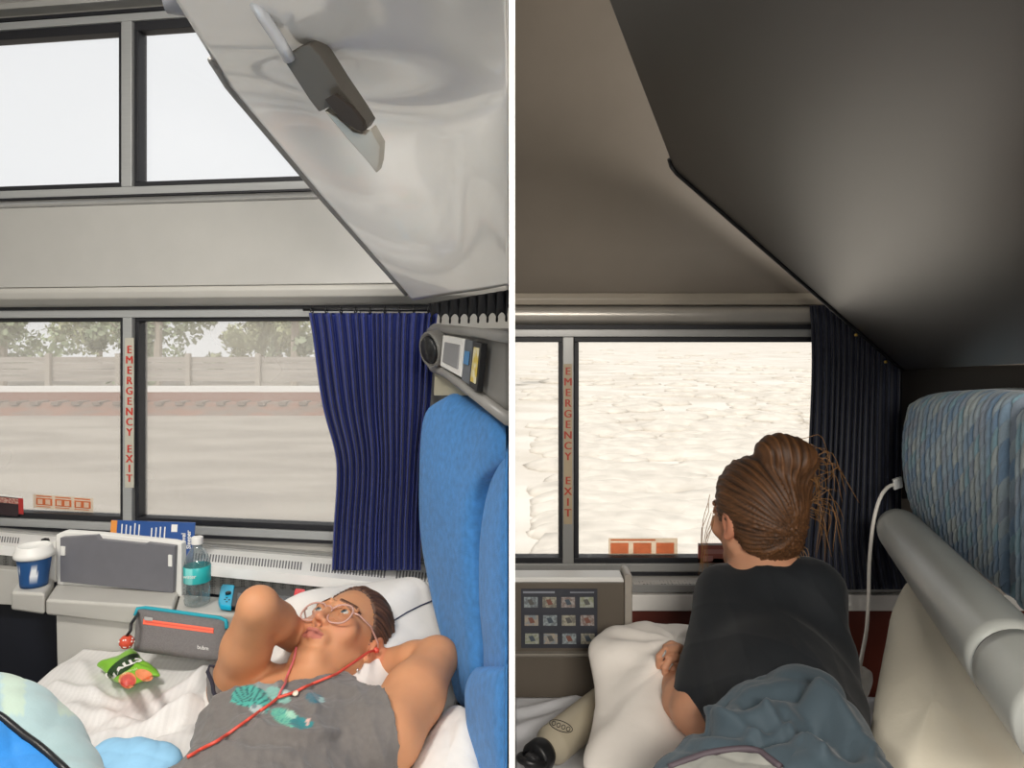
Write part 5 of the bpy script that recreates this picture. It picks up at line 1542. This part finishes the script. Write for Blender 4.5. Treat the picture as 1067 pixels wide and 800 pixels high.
shr = s.build('shirt', mat('black_teal_jersey', '#0b1117', .8, var=.10, scale=30, bump=.12, bscale=500, sheen=.06), pr, disp=sdisp)
bsr = bvh_of(shr)
cl = [onto([bsr], x, y, .0005, 1.46) for x, y in ((770, 579), (777, 574.5), (788, 573), (800, 573), (811, 574), (819, 577))]
MB().tube([V(p) for p in catmull([tuple(p) for p in cl], 20, False)], .006, 8).build('collar', mat('collar_rib', '#171f28', .8), shr, smooth=True)
# ================================================================== BLANKETS
# left: quilt over her knees in the lower left corner
M['quilt'] = mat('pale_teal_quilt', None, .6, attr=True, var=.06, scale=30, bump=.1, bscale=200, sheen=.2)
O = Lp([(-70, 715, 1.02), (-20, 704, 1.06), (18, 707, 1.08), (48, 722, 1.08), (72, 748, 1.06), (95, 785, 1.02), (112, 830, .97), (110, 900, .9), (20, 960, .84), (-90, 930, .84), (-110, 800, .94)])
def qc(v):
    P = np.stack([CX + F * v[:, 0] / v[:, 1], CY - F * (v[:, 2] - CAMZ) / v[:, 1]], 1)
    ln = np.interp(P[:, 0], [-120, -10, 0, 20, 38, 65, 80, 130], [735, 742, 746, 762, 775, 800, 815, 870])
    c = np.tile(np.array(lin('#a9c3c6')), (len(v), 1)); m = (P[:, 1] > ln); c[m] = lin('#2a86d6')
    g = (~m) & (P[:, 1] < 745) & (np.sin(P[:, 0] * .11) > .3); c[g] = lin('#b7cbbd')
    return c
ql = pillow('quilt', O, (.25, -.72, .65), .07, .05, M['quilt'], disp=lambda v: waves(v, 81, 5, 9, ridge=True) * .013, colf=qc, N=150, M=40, pw=3)
tag(ql, 'pale teal and bright blue quilt over her knees in the lower left corner', 'quilt')
bq = bvh_of(ql)
pp = [onto([bq], x, y, .001, 1.0) for x, y in ((-8, 743), (0, 747), (12, 756), (24, 766), (38, 776), (52, 788), (66, 801), (76, 811))]
MB().tube([V(p) for p in catmull([tuple(p) for p in pp], 30, False)], .005, 8).build('piping', M['black'], ql, smooth=True)
O = Lp([(90, 792, 1.19), (108, 777, 1.22), (140, 772, 1.23), (168, 776, 1.22), (186, 786, 1.20), (190, 810, 1.16), (170, 845, 1.10), (110, 850, 1.09), (84, 820, 1.14)])
bl_ = pillow('blanket', O, (0, -.4, .92), .03, .02, mat('pale_blue_cloth', '#8dbfe0', .75, var=.06), disp=lambda v: waves(v, 85, 8, 9, ridge=True) * .008, N=110, M=30)
tag(bl_, 'crumpled pale blue blanket on the sheet between the quilt and the grey shirt', 'blanket')
# right: duvet over her hips
O = Lp([(684, 822, .99), (712, 785, 1.04), (738, 755, 1.09), (768, 725, 1.14), (800, 709, 1.17), (832, 704, 1.17), (858, 711, 1.15), (880, 734, 1.10), (900, 768, 1.02), (924, 815, .94), (935, 900, .85), (820, 960, .79), (690, 930, .85)])
M['duvet'] = mat('blue_grey_duvet', None, .75, attr=True, var=.08, scale=25, bump=.1, bscale=160, sheen=.12)
def dcol(v):
    P = np.stack([CX + F * v[:, 0] / v[:, 1], CY - F * (v[:, 2] - CAMZ) / v[:, 1]], 1)
    c = np.tile(np.array(lin('#384750')), (len(v), 1))
    ln = np.interp(P[:, 0], [600, 697, 715, 740, 770, 790, 802, 830, 980], [830, 800, 793, 785, 781, 783, 790, 812, 900])
    m = P[:, 1] > ln; c[m] = lin('#8c8c86'); return c
def dd_(v):
    r = waves(v, 91, 5, 9, ridge=True) * .020 + waves(v, 92, 9, 8, ridge=True) * .004
    P = np.stack([CX + F * v[:, 0] / v[:, 1], CY - F * (v[:, 2] - CAMZ) / v[:, 1]], 1)
    for (a, c_, am, wd) in (((775, 735), (830, 722), .014, 7), ((735, 765), (815, 755), .014, 8), ((830, 735), (890, 790), .012, 9), ((790, 775), (850, 760), .012, 7), ((850, 725), (905, 785), -.012, 6), ((740, 745), (790, 765), -.010, 6), ((800, 745), (860, 790), -.010, 6)):
        a = np.array(a); c_ = np.array(c_); d = c_ - a; t = np.clip(((P - a) @ d) / (d @ d), 0, 1); q = np.linalg.norm(P - a - t[:, None] * d, axis=1); r += 1.5 * am * np.exp(-(q / wd) ** 2)
    return r
dv = pillow('duvet', O, (0, -.7, .7), .055, .08, M['duvet'], disp=dd_, colf=dcol, N=170, M=46, pw=3)
tag(dv, 'blue grey quilted duvet draped over the hips of the woman in the dark shirt', 'duvet')
bd = bvh_of(dv)
pp = [onto([bd], x, y, .001, 1.05) for x, y in ((697, 800), (715, 793), (740, 785), (770, 781), (790, 783), (801, 790), (814, 800))]
MB().tube([V(p) for p in catmull([tuple(p) for p in pp], 30, False)], .0045, 8).build('piping', mat('plum_piping', '#4a3f46', .6), dv, smooth=True)
# ================================================================== OUTSIDE
GZ = CAMZ - 2.5
def gmat(name, a_, b_, sc, st, bump=.3):
    return mat(name, a_, .9, second=b_, scale=sc, stretch=st, bump=bump, bscale=sc * 4)
# left: railway, fence and trees
gl_ = MB().box(-90, -.02, 2.6, 75, GZ - .2, GZ).build('ground_left', gmat('pale_dusty_ground', '#9e968a', '#888075', .9, (.35, 1, 1)))
struct(gl_, 'pale dusty ground beside the tracks')
for X0 in (0,):
    tk = thing('railway_track', 'rust brown railway track running past beyond the left windows', 'track', (-22, 24, GZ))
    MB().prism([(-60, 22.6, GZ), (-60, 26.4, GZ), (-60, 25.6, GZ + .36), (-60, 23.2, GZ + .36)], (59.9, 0, 0)).build('ballast', gmat('rusty_ballast', '#7d5442', '#6d5d52', 3, (.4, 1, 1)), tk)
    for y in (23.55, 25.0): MB().prism([(-60, y, GZ + .36), (-60, y + .07, GZ + .36), (-60, y + .05, GZ + .55), (-60, y + .02, GZ + .55)], (59.9, 0, 0)).build('rail', mat('rusty_rail', '#7d4c3a', .6), tk)
    m = MB()
    for i in range(90): m.box(-59.6 + i * .66, -59.36 + i * .66, 22.95, 25.7, GZ + .3, GZ + .40)
    m.build('sleepers', mat('dark_sleeper', '#6d5c52', .8), tk)
gb = thing('guard_rail', 'long white guard board on short posts beyond the railway track', 'guard rail', (-22, 27.5, GZ))
MB().box(-60, -.1, 27.4, 27.48, CAMZ - 2.18, CAMZ - 1.90).build('board', mat('white_board', '#e3e2de', .6), gb)
for i in range(24): MB().box(-59 + i * 2.5, -58.88 + i * 2.5, 27.5, 27.62, GZ, CAMZ - 1.95).build('post', mat('board_post', '#9c9a95', .7) if i == 0 else MATS['board_post'], gb)
fe = thing('board_fence', 'long pale board fence along the far side of the railway', 'fence', (-25, 31, GZ))
m = MB()
for k_ in range(4): m.box(-66, -.1, 31, 31.06, GZ + .55 + k_ * .27, GZ + .79 + k_ * .27)
m.build('boards', gmat('weathered_boards', '#a59e95', '#918a82', 1.5, (.3, 1, 6)), fe)
for i in range(22): MB().box(-65 + i * 3.0, -64.8 + i * 3.0, 30.8, 31, GZ, GZ + 1.75).build('post', mat('fence_post', '#a39b90', .8) if i == 0 else MATS['fence_post'], fe)
lm = [mat('foliage', a_, .8, second=b_, scale=2) for a_, b_ in (('#8a9876', '#a3ae8c'), ('#808d70', '#9aa386'), ('#9aa27a', '#b0b38e'))]
bark = mat('pale_bark', '#a3988a', .9, var=.15)
def tree(x, y, h, r, k_, lab, seed, n=2600):
    rng = np.random.RandomState(seed); t = thing('tree', lab, 'tree', (x, y, GZ), 'trees beyond the railway fence')
    m = MB().tube([(x, y, GZ), (x + .1, y, GZ + h * .5), (x, y, GZ + h * .85)], [.22, .16, .05], 8)
    for i in range(5):
        a_ = rng.rand() * 6.28; z0 = GZ + h * (.3 + .1 * i); m.tube([(x, y, z0), (x + math.cos(a_) * r * .7, y + math.sin(a_) * r * .7, z0 + h * .2)], [.09, .03], 6)
    m.build('trunk', bark, t)
    nc_ = 14; cs = [(np.array((x, y, GZ + h * .47)) + rng.normal(size=3) * np.array((r * .6, r * .5, h * .2)), r * rng.uniform(.25, .5)) for _ in range(nc_)]
    if h > 9: cs += [(np.array((x + rng.normal() * .7, y, GZ + h * rng.uniform(.78, .95))), r * .28) for _ in range(5)]
    nc_ = len(cs); v, f = [], []
    for i in range(n):
        c, q = cs[rng.randint(nc_)]; d = rng.normal(size=3); d /= np.linalg.norm(d); p = c + d * q * rng.uniform(.5, 1)
        a_ = rng.normal(size=3); a_ /= np.linalg.norm(a_); b_ = np.cross(a_, d); b_ /= np.linalg.norm(b_) + 1e-6; sz = rng.uniform(.09, .24)
        k0 = len(v); v += [p - a_ * sz, p + b_ * sz * .6, p + a_ * sz, p - b_ * sz * .6]; f.append([k0, k0 + 1, k0 + 2, k0 + 3])
    tag(mk('crown', v, f, lm[k_], t), kind='stuff')
TR = [(-25.5, 36, 6.6, 2.6, 0, 'broad tree at the far left beyond the fence, seen through the left pane'), (-20.2, 39, 5.4, 2.0, 1, 'low dark green tree next to the far left tree'), (-17.0, 34.5, 9.6, 2.2, 0, 'tall tree whose top shows behind the upper window mullion'),
      (-14.2, 40.5, 6.0, 2.2, 2, 'yellow green tree behind the middle of the fence'), (-10.6, 35, 10.2, 1.9, 1, 'tallest tree, its thin top showing in the upper window'), (-8.4, 38, 6.2, 1.9, 2, 'yellow green tree behind the fence left of the curtain'),
      (-2.3, 34.4, 7.2, 1.8, 0, 'green tree behind the fence nearest the curtain'), (-30.5, 38, 7.2, 2.6, 1, 'dark green tree at the outer left edge of the view')]
for i, a_ in enumerate(TR): tree(*a_, 100 + i)
for i, w_ in enumerate(('first', 'second', 'third', 'fourth', 'fifth', 'sixth')):
    tree(-37 + i * 6.6, 47 + (i % 2) * 6, 6.4 + (i % 3) * .7, 2.7, (i + 1) % 3, 'hazy tree in the back row beyond the fence, %s from the left' % w_, 200 + i)
# right: sunlit desert scrub
gr_ = MB().box(.02, 420, 2.6, 520, GZ - .2, GZ).build('ground_right', gmat('bleached_desert', '#e4ddd2', '#cfc6b8', .5, (.6, 1, 1), .0))
struct(gr_, 'sunlit pale desert ground')
rng = np.random.RandomState(77); v, f = [], []
import bmesh as _bm
bm = _bm.new(); _bm.ops.create_icosphere(bm, subdivisions=2, radius=1); base = np.array([q.co for q in bm.verts]); bf = [[q.index for q in t.verts] for t in bm.faces]; bm.free()
for i in range(600):
    py_ = rng.uniform(366, 590); d = 2.5 * F / (py_ - CY) * rng.uniform(.9, 1.1); x = rng.uniform(.02, .48) * d + .4
    r = rng.uniform(.25, .6) * (1 + d / 160)
    x = max(x, .06 + r * 1.6)
    w = base * (1 + .25 * rng.normal(size=(len(base), 1)) * .2) * np.array((r * 1.3, r, r * .26)); k0 = len(v)
    v += list(w + np.array((x, d, GZ + r * .02))); f += [[k0 + a_ for a_ in t] for t in bf]
sc2 = mk('scrub', v, f, mat('dry_scrub', '#d3cbbe', .95, var=.2, scale=3), None, True)
tag(sc2, 'low dry desert scrub dotted across the bright plain', 'scrub', kind='stuff')
# ================================================================== LIGHT AND CAMERA
wd = bpy.data.worlds.new('overcast_sky'); SC.world = wd; wd.use_nodes = True
bg = wd.node_tree.nodes['Background']; bg.inputs[0].default_value = (.97, .985, 1, 1); bg.inputs[1].default_value = .97
sd = bpy.data.lights.new('sun', 'SUN'); sd.energy = 3.0; sd.angle = .05; sd.color = (1, .975, .945)
so = bpy.data.objects.new('sun', sd); COL.objects.link(so)
so.rotation_euler = V((.15, .75, -.9)).to_track_quat('-Z', 'Y').to_euler()
def area(name, loc, aim, sx, sy, e, col=(1, .95, .88), spread=180):
    l = bpy.data.lights.new(name, 'AREA'); l.shape = 'RECTANGLE'; l.size = sx; l.size_y = sy; l.energy = e; l.color = col; l.spread = math.radians(spread)
    o = bpy.data.objects.new(name, l); COL.objects.link(o); o.location = loc
    o.rotation_euler = (V(aim) - V(loc)).to_track_quat('-Z', 'Y').to_euler(); return o
area('ceiling_lamp', (-1.05, .45, 2.36), (-1.0, 1.1, .6), .5, .3, 26, spread=150)
area('right_fill', (.3, -.55, 1.5), (.45, 1.6, .7), .6, .4, 30, (1, .94, .86))  # added unseen fill from behind the camera, not a real fitting
area('upper_wall_fill', (.07, .35, 2.3), (.35, 1.95, 1.45), .1, .4, 2.6, (1, .93, .84))  # added fill above the berth to lift the upper wall; no real lamp
cam = bpy.data.cameras.new('camera'); cam.sensor_width = 36; cam.lens = 36 * F / 1067; cam.shift_y = -(400 - CY) / 1067
cam.clip_start = .02; cam.clip_end = 2000
co = bpy.data.objects.new('camera', cam); COL.objects.link(co); co.location = (0, 0, CAMZ); co.rotation_euler = (math.pi / 2, 0, 0)
SC.camera = co
SC.view_settings.view_transform = 'Standard'; SC.view_settings.look = 'None'; SC.view_settings.gamma = 1; SC.view_settings.exposure = 0
SC.view_settings.use_curve_mapping = False
SC.cycles.use_denoising = True; SC.cycles.max_bounces = 10; SC.cycles.transparent_max_bounces = 16; SC.cycles.diffuse_bounces = 6
SC.cycles.sample_clamp_indirect = 6; SC.cycles.caustics_reflective = False; SC.cycles.caustics_refractive = False
